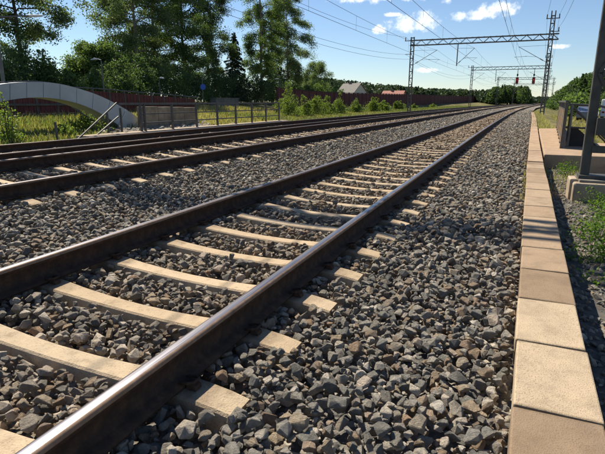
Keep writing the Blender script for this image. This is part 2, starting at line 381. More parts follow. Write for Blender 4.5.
def bed_sheet():
    ys = np.concatenate([np.arange(-2, 50, .5), np.arange(50, 120, 1), np.arange(120, 330, 8)])
    xs = np.concatenate([np.arange(-14.2, -.3, .1), np.linspace(-.2, 1, 7)])
    V = []
    for y in ys:
        t = clmp(20, SY1, y); c = float(cur(np.array(y)))
        for j, x in enumerate(xs):
            w = (x-xs[0])/(1-xs[0])
            xx = -14.2+c+(copx(y)+.1+14.2-c)*w
            V.append((xx, y, float(ztop(min(xx-c, .1)))-.085*(1-t)-.012*t))
    n, m = len(ys), len(xs); i = np.arange(n*m).reshape(n, m)
    Fc = np.stack([i[:-1,:-1], i[:-1,1:], i[1:,1:], i[1:,:-1]], -1).reshape(-1, 4)
    o = link('ballast_bed', npmesh('ballast_bed', np.array(V), Fc, S['bed'], True))
    return tag(o, kind='structure', label='grey crushed stone ballast under and between the tracks')
bed = bed_sheet()

# ------------------------------------------------------------------ tracks
PROF = [(-.075,0),(-.075,.011),(-.030,.024),(-.010,.040),(-.0083,.075),(-.010,.118),(-.034,.134),(-.036,.150),(-.0355,.160),(-.031,.1675),(-.020,.1712),(0,.172),
        (.020,.1712),(.031,.1675),(.0355,.160),(.036,.150),(.034,.134),(.010,.118),(.0083,.075),(.010,.040),(.030,.024),(.075,.011),(.075,0)]
def seg_mat(i):                                  # material of profile segment i -> i+1
    a, b = PROF[i], PROF[(i+1) % len(PROF)]
    z = (a[1]+b[1])/2; x = (a[0]+b[0])/2
    if z > .1705 or (x < 0 and z > .168): return 1
    if z > .148: return 2
    return 0
YS = np.concatenate([np.arange(-2.5, 60, .75), np.arange(60, 140, 2.0), np.arange(140, 341, 5.0)])
def rail(parent, c, side, ztopr):
    n = len(PROF); V = []; cant = 0
    for y in YS:
        cx = float(cur(np.array(y)))+c+side*GA
        for (px, pz) in PROF: V.append((cx+px, y, ztopr-RAIL_H+pz))
    Fc, mi = [], []
    for k in range(len(YS)-1):
        for i in range(n):
            j = (i+1) % n; Fc.append((k*n+i, (k+1)*n+i, (k+1)*n+j, k*n+j)); mi.append(seg_mat(i))
    me = npmesh('rail', np.array(V), np.array(Fc), [S['rust'], S['steel'], S['worn']], False); me.polygons.foreach_set('material_index', mi)
    o = link('rail', me, parent); return o
SL = [-1.16, -1.06, -.93, -.80, -.67, -.5, -.25, 0, .25, .5, .67, .80, .93, 1.06, 1.16]
def sleeper_mesh():
    zt = [-.020, -.012, -.002, 0, -.004, -.016, -.027, -.031, -.027, -.016, -.004, 0, -.002, -.012, -.020]
    wt = [.094, .098, .100, .100, .096, .085, .077, .075, .077, .085, .096, .100, .100, .098, .094]
    V = []
    for x, z, w in zip(SL, zt, wt):
        w *= .87
        e = .006 if abs(x) > 1.15 else 0
        V += [(x, -w-.035, -.19), (x, -w-.012, z-.055), (x, -w-.002, z-.010-e), (x, -w+.010, z-e), (x, w-.010, z-e), (x, w+.002, z-.010-e), (x, w+.012, z-.055), (x, w+.035, -.19)]
    n = 8; k = len(SL); Fc = []
    for i in range(k-1):
        for j in range(n): Fc.append((i*n+j, (i+1)*n+j, (i+1)*n+(j+1) % n, i*n+(j+1) % n))
    m = MB(); m.add(V, Fc+[tuple(range(n)), tuple((k-1)*n+j for j in range(n-1,-1,-1))])
    import bmesh
    me = m.mesh('sleeper', S['sleeper']); bm = bmesh.new(); bm.from_mesh(me); bmesh.ops.recalc_face_normals(bm, faces=bm.faces); bm.to_mesh(me); bm.free(); return me
def clip_mesh():                                 # spring clip with its cast shoulder, foot edge of the rail at x = 0, track side +x
    m = MB()
    m.prism([(.008,-.004),(.058,-.004),(.054,.014),(.034,.026),(.008,.022)], 'y', -.024, .024)
    m.tube([(-.026,-.03,.021),(-.005,-.034,.027),(.022,-.036,.034),(.045,-.02,.036),(.045,.02,.036),(.022,.036,.034),(-.005,.034,.027),(-.026,.03,.021)], .0075, 6)
    import bmesh
    me = m.mesh('rail_clip', S['rust'], False); bm = bmesh.new(); bm.from_mesh(me); bmesh.ops.recalc_face_normals(bm, faces=bm.faces); bm.to_mesh(me); bm.free(); return me
SM, CM = sleeper_mesh(), clip_mesh()
SLEEPERS = []                                    # (track, x, y, z, tilt)
labels = ['nearest railway track, whole length of both rails visible, concrete sleepers clear of stones', 'middle railway track between the nearest and the farthest one', 'farthest railway track, beside the left railing, sleepers hidden']
for ti, T in enumerate(TR):
    t = thing('railway_track', labels[ti], 'railway track', (T['c'], 0, T['zr']-RAIL_H), 'parallel railway tracks')
    T['o'] = t
    rail(t, T['c'], 1, T['zr']); rail(t, T['c'], -1, T['zl'])
    y = [1.03, .9, 1.2][ti]-.61*3; k = 0
    tilt = math.atan2(T['zr']-T['zl'], 2*GA)
    rest = MB()
    zc = (T['zr']+T['zl'])/2-RAIL_H-.006
    while y < 140:
        x = T['c']+float(cur(np.array(y)))
        if y < 60:
            o = link('sleeper', SM, t); o.location = Vector((x, y, zc))-t.location; o.rotation_euler = (random.gauss(0,.01), math.atan2(T['zl']-T['zr'], 2*GA), -math.atan(curd(y))+random.gauss(0,.006))
            SLEEPERS.append((ti, x, y))
            if (ti == 0 and y < 14) or (ti == 1 and y < 16):
                for s in (-1, 1):
                    for q in (-1, 1):
                        cl_ = bpy.data.objects.new('rail_clip', CM); C.objects.link(cl_); cl_.parent = o
                        cl_.location = (s*GA+q*.075, 0, .006); cl_.rotation_euler = (0, 0, 0 if q > 0 else math.pi)
        else:
            a = -math.atan(curd(y)); b = math.atan2(T['zl']-T['zr'], 2*GA)
            m = Matrix.Translation((x, y, zc)) @ Euler((0, b, a)).to_matrix().to_4x4()
            vs = [m @ Vector(p) for p in [(-1.16,-.1,-.022),(1.16,-.1,-.022),(1.16,.1,-.022),(-1.16,.1,-.022)]]
            rest.add(vs, [(0,1,2,3)])
        y += .61+random.gauss(0,.006)
    ro = rest.build('sleeper_row', S['sleeper'], t); ro['kind'] = 'stuff'

# ------------------------------------------------------------------ ballast stones
def hull_stone(seed):
    import bmesh
    r = np.random.default_rng(seed)
    bm = bmesh.new()
    p = r.normal(size=(13, 3)); p /= np.linalg.norm(p, axis=1)[:, None]; p *= r.uniform(.78, 1.0, (13, 1))
    p[:, 1] *= r.uniform(.68, .9); p[:, 2] *= r.uniform(.5, .72)
    for q in p: bm.verts.new(q)
    bmesh.ops.convex_hull(bm, input=bm.verts)
    loose = [v for v in bm.verts if not v.link_faces]; bmesh.ops.delete(bm, geom=loose, context='VERTS')
    bmesh.ops.dissolve_limit(bm, angle_limit=.22, verts=bm.verts, edges=bm.edges)
    bmesh.ops.bevel(bm, geom=list(bm.edges), offset=.055, segments=1, affect='EDGES', profile=.5, clamp_overlap=True)
    bmesh.ops.triangulate(bm, faces=[f for f in bm.faces if len(f.verts) > 4])
    me = bpy.data.meshes.new('stone'); bm.to_mesh(me); bm.free(); me.materials.append(S['stone']); return me
NV = 14
STONES = [hull_stone(100+i) for i in range(NV)]
AX = np.array([[np.abs(np.array([v.co[k] for v in m.vertices])).max() for k in range(3)] for m in STONES])
def eul_mat(e):
    cx, cy_, cz = np.cos(e).T; sx, sy_, sz = np.sin(e).T
    return np.stack([np.stack([cy_*cz, sx*sy_*cz-cx*sz, cx*sy_*cz+sx*sz], -1), np.stack([cy_*sz, sx*sy_*sz+cx*cz, cx*sy_*sz-sx*cz], -1), np.stack([-sy_, sx*cy_, cx*cy_], -1)], -2)
def tile(size=4.0, count=20500, res=.0125, seed=3, rmean=.0298):
    r = np.random.default_rng(seed); N = int(size/res); H = np.zeros((N, N), np.float32)
    var = r.integers(0, NV, count); rad = np.clip(r.lognormal(math.log(rmean), .33, count), .012, .060)
    eu = np.stack([r.normal(0, .36, count), r.normal(0, .36, count), r.uniform(0, 2*math.pi, count)], -1)
    R = eul_mat(eu); ax = AX[var]*rad[:, None]
    hv = np.sqrt(((R[:, 2, :]*ax)**2).sum(-1))*.93                # vertical half extent
    A = np.einsum('nij,nj,nkj->nik', R, ax**2, R)[:, :2, :2]     # horizontal ellipse
    out = []
    for i in range(count):
        a = A[i]; ex, ey = math.sqrt(a[0,0]), math.sqrt(a[1,1])
        kx, ky = int(ex/res)+1, int(ey/res)+1
        gx, gy = np.meshgrid(np.arange(-kx, kx+1)*res, np.arange(-ky, ky+1)*res, indexing='ij')
        inv = np.linalg.inv(a); q = inv[0,0]*gx*gx+2*inv[0,1]*gx*gy+inv[1,1]*gy*gy
        w = q < 1; prof = hv[i]*np.sqrt(np.maximum(1-q, 0))
        best = None
        for tr in range(4):
            ix, iy = r.integers(0, N, 2)
            I = (ix+np.arange(-kx, kx+1)) % N; J = (iy+np.arange(-ky, ky+1)) % N
            h = H[np.ix_(I, J)]
            d = (h+prof)[w]; d.sort(); zc_ = d[int(.86*(len(d)-1))]
            if best is None or zc_ < best[0]: best = (zc_, ix, iy, I, J, h)
        zc_, ix, iy, I, J, h = best
        H[np.ix_(I, J)] = np.where(w, np.maximum(h, zc_+prof), h)
        out.append((ix*res, iy*res, zc_, ix, iy))
    out = np.array(out); ref = float(H.mean())
    topz = out[:, 2]+hv; Hc = H[out[:, 3].astype(int), out[:, 4].astype(int)]
    keep = topz > Hc-.040
    return out[keep, :3]-np.array([0, 0, ref]), var[keep], rad[keep], eu[keep], hv[keep], size
Tp, Tv, Tr, Te, Th, TS = tile()
def scatter():
    P, V, Rr, E, Hh = [], [], [], [], []
    for ix in range(-5, 2):
        for iy in range(-1, 22):
            k = (ix*5+iy*3) % 4; ca, sa = [(1,0),(0,1),(-1,0),(0,-1)][k]
            x = Tp[:, 0]-TS/2; y = Tp[:, 1]-TS/2
            xx = ca*x-sa*y+ix*TS+.7; yy = sa*x+ca*y+iy*TS+.4
            e = Te.copy(); e[:, 2] += [0, math.pi/2, math.pi, 3*math.pi/2][k]
            P.append(np.stack([xx, yy, Tp[:, 2]], -1)); V.append(Tv); Rr.append(Tr); E.append(e); Hh.append(Th)
    P = np.concatenate(P); V = np.concatenate(V); Rr = np.concatenate(Rr); E = np.concatenate(E); Hh = np.concatenate(Hh)
    c = cur(P[:, 1]); xo = P[:, 0]-c
    und = .018*np.sin(P[:, 0]*3.1+1)*np.sin(P[:, 1]*2.3)+.012*np.sin(P[:, 0]*7.3+P[:, 1]*5.1)
    rel = P[:, 2].copy()
    P[:, 2] = ztop(np.minimum(xo, .1))+rel+und
    keep = (P[:, 1] > SY0) & (P[:, 1] < SY1) & (P[:, 0] < copx(P[:, 1])-.6*Rr) & (xo > -13.65)
    u, v, fw = view(P[:, 0], P[:, 1], P[:, 2])
    keep &= (fw > .5) & (u > -170) & (u < 760) & (v < 640) 
    # sleepers: nothing with its centre on one
    for (ti, sx, sy) in SLEEPERS:
        if sy > SY1: continue
        near = (np.abs(P[:, 1]-sy) < .092+Rr*np.interp(sy, [3, 7], [.5, 1.0])) & (np.abs(P[:, 0]-sx) < 1.15+.6*Rr)
        top = P[:, 2]+Hh
        keep &= ~near
    for T in TR:
        for s in (-1, 1):
            dx = np.abs(xo-(T['c']+s*GA)); zf = (T['zr'] if s > 0 else T['zl'])-RAIL_H
            nr = dx < .075+.6*Rr
            over = nr & (P[:, 2]+Hh > zf-.004)
            P[over, 2] = zf-.006-Hh[over]
            mid = (dx < .26) & ~nr; ov2 = mid & (P[:, 2]+Hh > zf+.02); P[ov2, 2] = zf+.02-Hh[ov2]
    # thin the far ones
    yy_ = P[:, 1]; rr_ = rng.random(len(P)); pk = np.interp(yy_, [9, 14, 24, 46, 84], [1, .72, .46, .26, .10]); keep &= rr_ < pk; Rr = Rr*np.interp(yy_, [9, 14, 24, 46, 84], [1, 1.12, 1.35, 1.7, 2.2])
    return P[keep], V[keep], Rr[keep], E[keep], Hh[keep]
BP, BV, BR, BE, BH = scatter()
# the 300 that show largest are objects of their own
u, v, fw = view(BP[:, 0], BP[:, 1], BP[:, 2])
score = np.where((u > 8) & (u < 597) & (v > 0) & (v < 448), BR/fw, 0)
# leave out stones mostly buried under others
order = np.argsort(-score)
cell = {}; pick = []
for i in order:
    key = (round(BP[i, 0]/.045), round(BP[i, 1]/.045))
    if key in cell: continue
    cell[key] = 1; pick.append(i)
    if len(pick) == 300: break
first = {}
for i in pick:
    o = link('stone', STONES[BV[i]], bed); o.location = BP[i]; o.rotation_euler = BE[i]; o.scale = (BR[i],)*3
    first.setdefault(int(BV[i]), o)
for k in range(NV): assert k in first
rest = np.ones(len(BP), bool); rest[pick] = False
def instancer(name, P, V, Rr, E, parent):
    me = bpy.data.meshes.new(name); me.vertices.add(len(P)); me.vertices.foreach_set('co', P.astype(np.float32).ravel())
    for nm, ty, arr in (('rot', 'FLOAT_VECTOR', E), ('size', 'FLOAT', Rr), ('pick', 'INT', V)):
        a = me.attributes.new(nm, ty, 'POINT'); a.data.foreach_set('vector' if ty == 'FLOAT_VECTOR' else 'value', np.ascontiguousarray(arr, np.float32 if ty != 'INT' else np.int32).ravel())
    o = link(name, me, parent)
    g = bpy.data.node_groups.new(name, 'GeometryNodeTree')
    g.interface.new_socket('Geometry', in_out='INPUT', socket_type='NodeSocketGeometry'); g.interface.new_socket('Geometry', in_out='OUTPUT', socket_type='NodeSocketGeometry')
    N, L = g.nodes, g.links
    gi, go = N.new('NodeGroupInput'), N.new('NodeGroupOutput')
    jn = N.new('GeometryNodeJoinGeometry')
    for k in range(NV-1, -1, -1):
        oi = N.new('GeometryNodeObjectInfo'); oi.transform_space = 'ORIGINAL'; oi.inputs['Object'].default_value = first[k]; oi.inputs['As Instance'].default_value = True
        L.new(oi.outputs['Geometry'], jn.inputs[0])
    ip = N.new('GeometryNodeInstanceOnPoints'); ip.inputs['Pick Instance'].default_value = True
    def attr(nm, ty): n = N.new('GeometryNodeInputNamedAttribute'); n.data_type = ty; n.inputs[0].default_value = nm; return n.outputs[0]
    e2r = N.new('FunctionNodeEulerToRotation'); L.new(attr('rot', 'FLOAT_VECTOR'), e2r.inputs[0])
    m2p = N.new('GeometryNodeMeshToPoints')
    L.new(gi.outputs[0], ip.inputs['Points']); L.new(jn.outputs[0], ip.inputs['Instance']); L.new(e2r.outputs[0], ip.inputs['Rotation']); L.new(attr('size', 'FLOAT'), ip.inputs['Scale']); L.new(attr('pick', 'INT'), ip.inputs['Instance Index'])
    L.new(ip.outputs[0], go.inputs[0])
    o.modifiers.new('stones', 'NODES').node_group = g
    o['kind'] = 'stuff'; return o
instancer('loose_stones', BP[rest], BV[rest], BR[rest], BE[rest], bed)
print('stones', len(BP))

# ------------------------------------------------------------------ coping along the right edge
cop = thing('edge_coping', 'row of tan concrete coping blocks running beside the ballast', 'coping', (.25, 0, -.3))
CZ = -.10
def block(Y0, Y1, z, w0, w1, dx=0.0):
    m = MB(); g = .005; a, b = Y0+g, Y1-g
    xa, xb = copx(Y0)+dx, copx(Y1)+dx
    jit = random.uniform(-.004, .004); dz = random.uniform(-.003, .003); tz = random.uniform(-.003, .003)
    V = [(xa+jit, a, z-.25), (xa+w0+jit, a, z-.25), (xb+w1+jit, b, z-.25), (xb+jit, b, z-.25),
         (xa+jit, a, z+dz), (xa+w0+jit, a, z+dz+tz), (xb+w1+jit, b, z+dz+tz), (xb+jit, b, z+dz)]
    cx = Vector(((xa+xb+w0)/2, (a+b)/2, z-.1)); V = [Vector(p)-cx for p in V]
    m.add(V, [(0,3,2,1),(4,5,6,7),(0,1,5,4),(1,2,6,5),(2,3,7,6),(3,0,4,7)])
    o = m.build('block', S['coping' if Y1-Y0 < .7 else 'coping2'], cop, bevel=.008); o.location = cx-cop.location
    k = round((Y0-1.94)/.625); pal = {'b': (.255,.183,.118), 'l': (.44,.345,.235), 'm': (.33,.24,.157), 'n': (.375,.28,.187)}
    o.color = (*pal[{-1: 'b', 0: 'l', 1: 'l', 2: 'b', 3: 'm', 4: 'm', 5: 'n', 6: 'm', 7: 'n'}.get(k, random.choice('bmn'))], 1); return o
y = 1.94-.62*4
while y < 11.0:
    l = .625 if y < 10.5 else 11.12-y
    wf = lambda Y: np.interp(Y, [0, 2.5, 4.2, 6.8, 11.2], [.335, .325, .32, .315, .30])
    block(y, y+l, CZ, wf(y), wf(y+l)); y += l
    if y > 11.1: break
y = 11.20
while y < 100:
    l = 1.25 if y < 30 else 2.5
    block(y, y+l, CZ+.012, .29, .29, .01); y += l
    if y > 62: break

# ------------------------------------------------------------------ catenary portals
def mast(parent, x, y, z0, z1, leg=.10, sp=.34, mat='mast', step=.75):
    m = MB()
    o = None
    for s in (-1, 1):
        l = MB(); a = x+s*sp/2
        l.box((a-leg*.5, y-leg*.62, z0), (a+leg*.5, y-leg*.50, z1)); l.box((a-leg*.5, y+leg*.50, z0), (a+leg*.5, y+leg*.62, z1))
        l.box((a+s*leg*.5-leg*.06, y-leg*.498, z0), (a+s*leg*.5+leg*.06, y+leg*.498, z1))
        lo = l.build('mast_leg', S[mat], parent)
    z = z0+.35; k = 0
    while z < z1-.1:
        m.box((x-sp/2+leg*.4, y-leg*.75, z), (x+sp/2-leg*.4, y-leg*.66, z+.10)); m.box((x-sp/2-leg*.4, y+leg*.66, z), (x+sp/2+leg*.4, y+leg*.75, z+.10))
        if z+step < z1: m.bar((x-sp/2*(1 if k%2 else -1), y-leg*.70, z+.05), (x+sp/2*(1 if k%2 else -1), y-leg*.70, z+step+.05), .03, .05)
        z += step; k += 1
    m.build('mast_lattice', S[mat], parent)
def truss(parent, xa, xb, y, z0, z1, dy=.22, mat='galv', bay=.62):
    for z in (z0, z1):
        for s in (-1, 1):
            m = MB(); m.bar((xa, y+s*dy, z), (xb, y+s*dy, z), .085, .085); m.build('beam_chord', S[mat], parent)
    m = MB(); n = int((xb-xa)/bay)
    for i in range(n):
        x0 = xa+(xb-xa)*i/n; x1 = xa+(xb-xa)*(i+1)/n; f = i % 2
        for s in (-1, 1): m.bar((x0, y+s*dy, z0 if f else z1), (x1, y+s*dy, z1 if f else z0), .04, .04)
        for z in (z0, z1): m.bar((x0, y-dy, z+.05), (x1, y+dy, z+.05), .03, .03)
    m.build('beam_lattice', S[mat], parent)
def insulator(parent, a, b, r=.045):
    a, b = Vector(a), Vector(b); m = MB(); pts, rr = [], []
    for i in range(9): pts.append(a.lerp(b, i/8)); rr.append(r if i % 2 else r*.5)
    m.tube(pts, rr, 8); return m.build('insulator', S['porc'], parent)
def cantilever(parent, root, low, mess, con, s):
    # root: x of the post, y; low: height of the lower fixing; mess/con: messenger and contact wire points; s: side of the post
    m = MB(); x, y = root
    a = Vector((x, y, low)); d = (Vector(mess)-a); i0 = a+d*.10; i1 = a+d*.22
    m.tube([a, i0], .022, 6); m.tube([i1, Vector(mess)], .028, 6)
    tp = Vector((x, y, mess[2]+.05)); m.tube([tp, Vector(mess)], .014, 6)
    rg = i1+d*.12; m.tube([rg, (con[0]-s*.75, y, con[2]+.42)], .014, 6)
    m.tube([(con[0]-s*1.0, y, con[2]+.40), (con[0]+s*.35, y, con[2]+.36)], .018, 6); m.tube([(con[0]+s*.30, y, con[2]+.36), (con[0]-s*.1, y, con[2]+.1), con], .010, 5)
    m.build('cantilever', S['mast'], parent); insulator(parent, i0, i1, .06)
CONT = {0: (.62, 5.45, 6.85), 1: (.12, 5.50, 6.90), 2: (.10, 5.45, 6.85)}        # offset, contact height, messenger height
def cpt(k, Y, h): return Vector((TR[k]['c']+CONT[k][0]+float(cur(np.array(Y))), Y, h))
PORT = [9.0, 61.0, 113.0, 166.0, 220.0]
XR = [1.37, 2.38, 4.45, 7.2, 11.4]; XL = [-13.6, -12.2, -9.75, -6.6, -2.6]
plabel = ['overhead line portal nearest the camera, its dark mast on a concrete plinth at right', 'closest overhead line portal seen in full across the tracks', 'second complete overhead line portal along the tracks', 'third complete overhead line portal, small in the distance', 'farthest overhead line portal on the horizon']
for i, Y in enumerate(PORT):
    xr, xl = XR[i], XL[i]; zb = 7.45 if i else 7.35
    p = thing('overhead_line_portal', plabel[i], 'line portal', (xr, Y, -.1), 'overhead line portals over the tracks')
    if i == 0:
        mast(p, xr, Y, -.03, 10.2, .12, .60, 'mastdark', 1.15)
        m = MB(); m.box((.98, Y-.16, -.085), (1.95, Y+.16, -.031)); m.build('base_plate', S['mastdark'], p)
        m = MB(); m.box((1.12, Y-.20, .60), (1.75, Y-.085, .86)); bx = m.build('junction_box', S['mastdark'], p, bevel=.01)
    else: mast(p, xr, Y, -.35, 10.3, .10, .36, 'mast')
    mast(p, xl, Y, -.35, 8.4, .10, .36, 'mast')
    truss(p, xl-.25, xr+.75, Y, zb, zb+.56)
    # top of the right mast: crossarms with insulators
    m = MB(); m.bar((xr-.65, Y, 9.55), (xr+.65, Y, 9.55), .08, .08); m.bar((xr, Y, 8.25), (xr+.75, Y, 8.25), .07, .07); m.bar((xl-.9, Y, 8.0), (xl, Y, 8.0), .07, .07); m.bar((xl-.8, Y, 6.5), (xl, Y, 6.5), .06, .06); m.build('cross_arm', S['mast'], p)
    for q in ((xr-.58, 9.59), (xr+.58, 9.59), (xr+.65, 8.28), (xl-.82, 8.03)): insulator(p, (q[0], Y, q[1]), (q[0], Y, q[1]+.38), .07)
    # cantilevers
    cantilever(p, (xr-.2, Y), 5.2, cpt(0, Y, 6.85), cpt(0, Y, 5.45), -1)
    dpx = TR[1]['c']+float(cur(np.array(Y)))-1.7
    m = MB(); m.bar((dpx, Y, zb), (dpx, Y, 5.05), .10, .10); m.build('drop_post', S['mast'], p)
    cantilever(p, (dpx, Y), 5.2, cpt(1, Y, 6.9), cpt(1, Y, 5.5), 1)
    cantilever(p, (xl+.2, Y), 5.3, cpt(2, Y, 6.85), cpt(2, Y, 5.45), 1)
def span(a, b, sag, n=14):
    return [a.lerp(b, t)-Vector((0,0,4*sag*t*(1-t))) for t in [i/n for i in range(n+1)]]
YW = [-40.0]+PORT+[274.0, 330.0]
tn = ['nearest', 'middle', 'farthest']
for k in range(3):
    w = thing('overhead_line', 'contact wire with catenary hanging above the %s track' % tn[k], 'overhead wire', cpt(k, 9.0, 5.45), 'overhead lines')
    cw, mw, dr = MB(), MB(), MB(); r = .009
    pc, pm = [], []
    for j in range(len(YW)-1):
        A, B = YW[j], YW[j+1]; pc += span(cpt(k, A, CONT[k][1]), cpt(k, B, CONT[k][1]), .05)[:-1]
        sp = span(cpt(k, A, CONT[k][2]), cpt(k, B, CONT[k][2]), .62); pm += sp[:-1]
        if B < 170 and A >= 0:
            for q in (2, 4, 6, 8, 10, 12):
                t = q/14; top = sp[q]; bot = cpt(k, A, CONT[k][1]).lerp(cpt(k, B, CONT[k][1]), t)-Vector((0,0,.2*t*(1-t))); dr.tube([top, bot], .006, 4)
    cw.tube(pc, .011, 5); mw.tube(pm, .010, 5)
    cw.build('contact_wire', S['wire'], w); mw.build('messenger_wire', S['wire'], w); dr.build('dropper', S['wire'], w)
fl = [('leftmost return conductor strung along the left masts, upper', XL, -.82, 8.42, 1.1), ('lower feeder wire strung along the left masts', XL, -.75, 6.5, 1.0), ('lowest thin feeder wire beside the left masts', XL, -.2, 5.95, 1.0),
      ('high feeder wire on the track side of the right mast tops', XR, -.58, 9.98, 1.2), ('high feeder wire on the outer side of the right mast tops', XR, .58, 9.98, 1.2), ('lower feeder wire on the short arm of the right masts', XR, .65, 8.68, 1.2)]
for lab, XX, dx, z, sag in fl:
    pts = []
    P3 = [Vector((XX[0]-.4+dx, -45, z))]+[Vector((XX[i]+dx, PORT[i], z)) for i in range(5)]
    for j in range(5): pts += span(P3[j], P3[j+1], sag)[:-1]
    pts.append(P3[-1]); m = MB(); m.tube(pts, .011, 5); o = m.build('feeder_wire', S['wire']); tag(o, lab, 'wire', 'feeder wires along the masts')
# plinth of the near mast
m = MB(); m.box((.90, 8.62, -.75), (2.35, 9.45, -.125)); m.build('plinth_block', S['concrete'], thing('mast_plinth', 'concrete plinth block under the nearest dark mast', 'plinth', (1.6, 9.0, -.5)), bevel=.035)
pl = [o for o in C.objects if o.name == 'mast_plinth'][0]
m = MB(); m.box((.86, 8.80, -.55), (.97, 9.2, -.088)); m.build('corner_pad', S['concrete'], pl, bevel=.02)
m = MB(); m.box((.985, 8.7, -.1245), (2.2, 9.4, -.0855)); m.build('grout_bed', S['concdark'], pl, bevel=.01)

# signals under the third and second far portals
for a, lab, Yp in ((517, 'left one of the two red signals hanging over the tracks', 113.0), (533.5, 'right one of the two red signals hanging over the tracks', 113.0)):
    c = onY(a, 81.0, Yp-.5)
    t = thing('railway_signal', lab, 'signal', (c.x, c.y, 7.4), 'red signals below the portal')
    m = MB(); m.bar((c.x, c.y+.1, 7.6), (c.x, c.y+.1, c.z-.7), .10, .10); m.build('hanger', S['black'], t)
    m = MB(); m.prism([(c.x-.20, c.z-.5), (c.x+.20, c.z-.5), (c.x+.20, c.z+.5), (c.x+.10, c.z+.62), (c.x-.10, c.z+.62), (c.x-.20, c.z+.5)], 'y', c.y-.02, c.y+.04); m.build('backboard', S['redboard'], t)
    m = MB(); m.tube([(c.x, c.y-.02, c.z+.95), (c.x, c.y-.02, c.z+1.35)], .16, 10); m.build('lamp_case', S['black'], t)
    m = MB(); m.tube([(c.x, c.y-.05, c.z+.2), (c.x, c.y-.021, c.z+.2)], .10, 12); m.build('red_lamp', S['redlamp'], t)
    m = MB(); m.box((c.x-.27, c.y+.041, c.z-.58), (c.x+.27, c.y+.07, c.z+.72)); m.build('board_frame', S['black'], t)

# ------------------------------------------------------------------ right side: abutment pad, railing, stairs
m = MB(); m.prism([(.645,12.75),(.70,15.2),(.80,20.0),(.93,25.2),(2.05,25.8),(1.8,20.0),(1.6,16.9),(3.3,16.9),(3.3,12.75)], 'z', -.62, -.085)
o = m.build('concrete_pad', S['coping2'], None, bevel=.03); tag(o, 'low concrete slab beside the coping, carrying the brown mesh railing', 'concrete slab')
rg = thing('mesh_railing', 'brown mesh panel railing on the concrete slab at right', 'railing', (1.13, 14.6, -.085))
A, B = Vector((1.12, 14.55, -.084)), Vector((1.68, 25.6, -.084)); nP = 6
for i in range(nP+1):
    p = A.lerp(B, i/nP); m = MB(); w = .075 if i == 0 else .05; m.bar(p, p+Vector((0,0,1.16)), w, w); m.build('post', S['railing'], rg)
m = MB(); m.bar(A+Vector((0,-.04,1.19)), B+Vector((0,0,1.19)), .07, .05); m.build('handrail', S['railing'], rg)
m = MB(); m.bar(A+Vector((0,0,.98)), B+Vector((0,0,.98)), .035, .04); m.build('lower_rail', S['railing'], rg)
for i in range(nP):
    a, b = A.lerp(B, i/nP), A.lerp(B, (i+1)/nP); d = (b-a).normalized(); a = a+d*.06; b = b-d*.05
    m = MB(); L_ = (b-a).length; k = int(L_/.03)
    m.bar(a+Vector((0,0,.09)), b+Vector((0,0,.09)), .03, .03); m.bar(a+Vector((0,0,.95)), b+Vector((0,0,.95)), .03, .025)
    for j in range(k+1):
        q = a.lerp(b, j/k); m.bar(q+Vector((0,0,.105)), q+Vector((0,0,.937)), .022, .045, up=(0,1,0))
    m.build('mesh_panel', S['mesh'], rg)
st = thing('stair_railing', 'dark tube railing with solid side sheet descending right of the mesh railing', 'railing', (1.3, 15.2, -.085))
def tube(parent, name, pts, r, mat='railing', n=8):
    m = MB(); m.tube(pts, r, n); return m.build(name, S[mat], parent, smooth=False)
tube(st, 'post', [(1.30,15.2,-.084),(1.30,15.2,1.02)], .045, 'galv', 10)
tube(st, 'handrail', [(1.22,15.2,1.03),(1.95,15.2,.99)], .030); tube(st, 'handrail', [(1.95,15.2,.99),(3.3,15.2,.62)], .030)
tube(st, 'mid_rail', [(1.20,15.2,.43),(1.82,15.2,.41)], .026)
tube(st, 'sloping_rail', [(1.34,15.22,.95),(2.75,15.22,-.38)], .030); tube(st, 'sloping_rail', [(1.95,15.3,.42),(3.2,15.3,-.75)], .028); tube(st, 'sloping_rail', [(1.95,15.3,.30),(3.2,15.3,-.9)], .02)
tube(st, 'post', [(1.84,15.23,.985),(1.84,15.23,-.10)], .03)
m = MB(); m.prism([(1.34,-.08),(1.34,.40),(1.52,.40),(2.9,-.80),(2.9,-1.3),(2.0,-1.3),(2.0,-.08)], 'y', 15.36, 15.40); m.build('side_sheet', S['darksheet'], st)

# road on the right with a car and a white van
m = MB(); m.add([(5.0,40,-.86),(9.6,40,-.86),(34,140,-.35),(28,140,-.35)], [(0,1,2,3)]); o = m.build('road', S['asphalt']); tag(o, kind='structure', label='strip of road on the right')
def car(name, label, cat, loc, rz, body, prof, win, w=1.7, sc_=1.0):
    t = thing(name, label, cat, loc, rz=rz, keep=False)
    m = MB(); m.prism([(a*sc_, b*sc_) for a, b in prof], 'y', -w/2, w/2); m.build('body', S[body], t, bevel=.06)
    for poly in win:
        for s in (-1, 1):
            m = MB(); y0 = s*(w/2+.004); m.prism([(a*sc_, b*sc_) for a, b in poly], 'y', min(y0, y0-s*.03), max(y0, y0-s*.03)); m.build('side_window', S['glass'], t)
    xs = [a for a, b in prof]; L0, L1 = min(xs), max(xs)
    for wx in (L0+.8, L1-.85):
        for s in (-1, 1):
            m = MB(); m.tube([(wx, s*(w/2-.2), .31), (wx, s*(w/2+.012), .31)], .31, 18); wo_ = m.build('wheel', S['rubber'], t)
            m = MB(); m.tube([(wx, s*(w/2+.013), .31), (wx, s*(w/2+.022), .31)], .19, 14); m.build('rim', S['lampgrey'], wo_)
    for s in (-1, 1):
        m = MB(); m.box((L1-.03, s*.62-.18, .62), (L1+.015, s*.62+.18, .76)); m.build('headlight', S['lampgrey'], t)
        m = MB(); m.box((L0-.015, s*.66-.12, .66), (L0+.03, s*.66+.12, .84)); m.build('tail_light', S['redboard'], t)
    return t
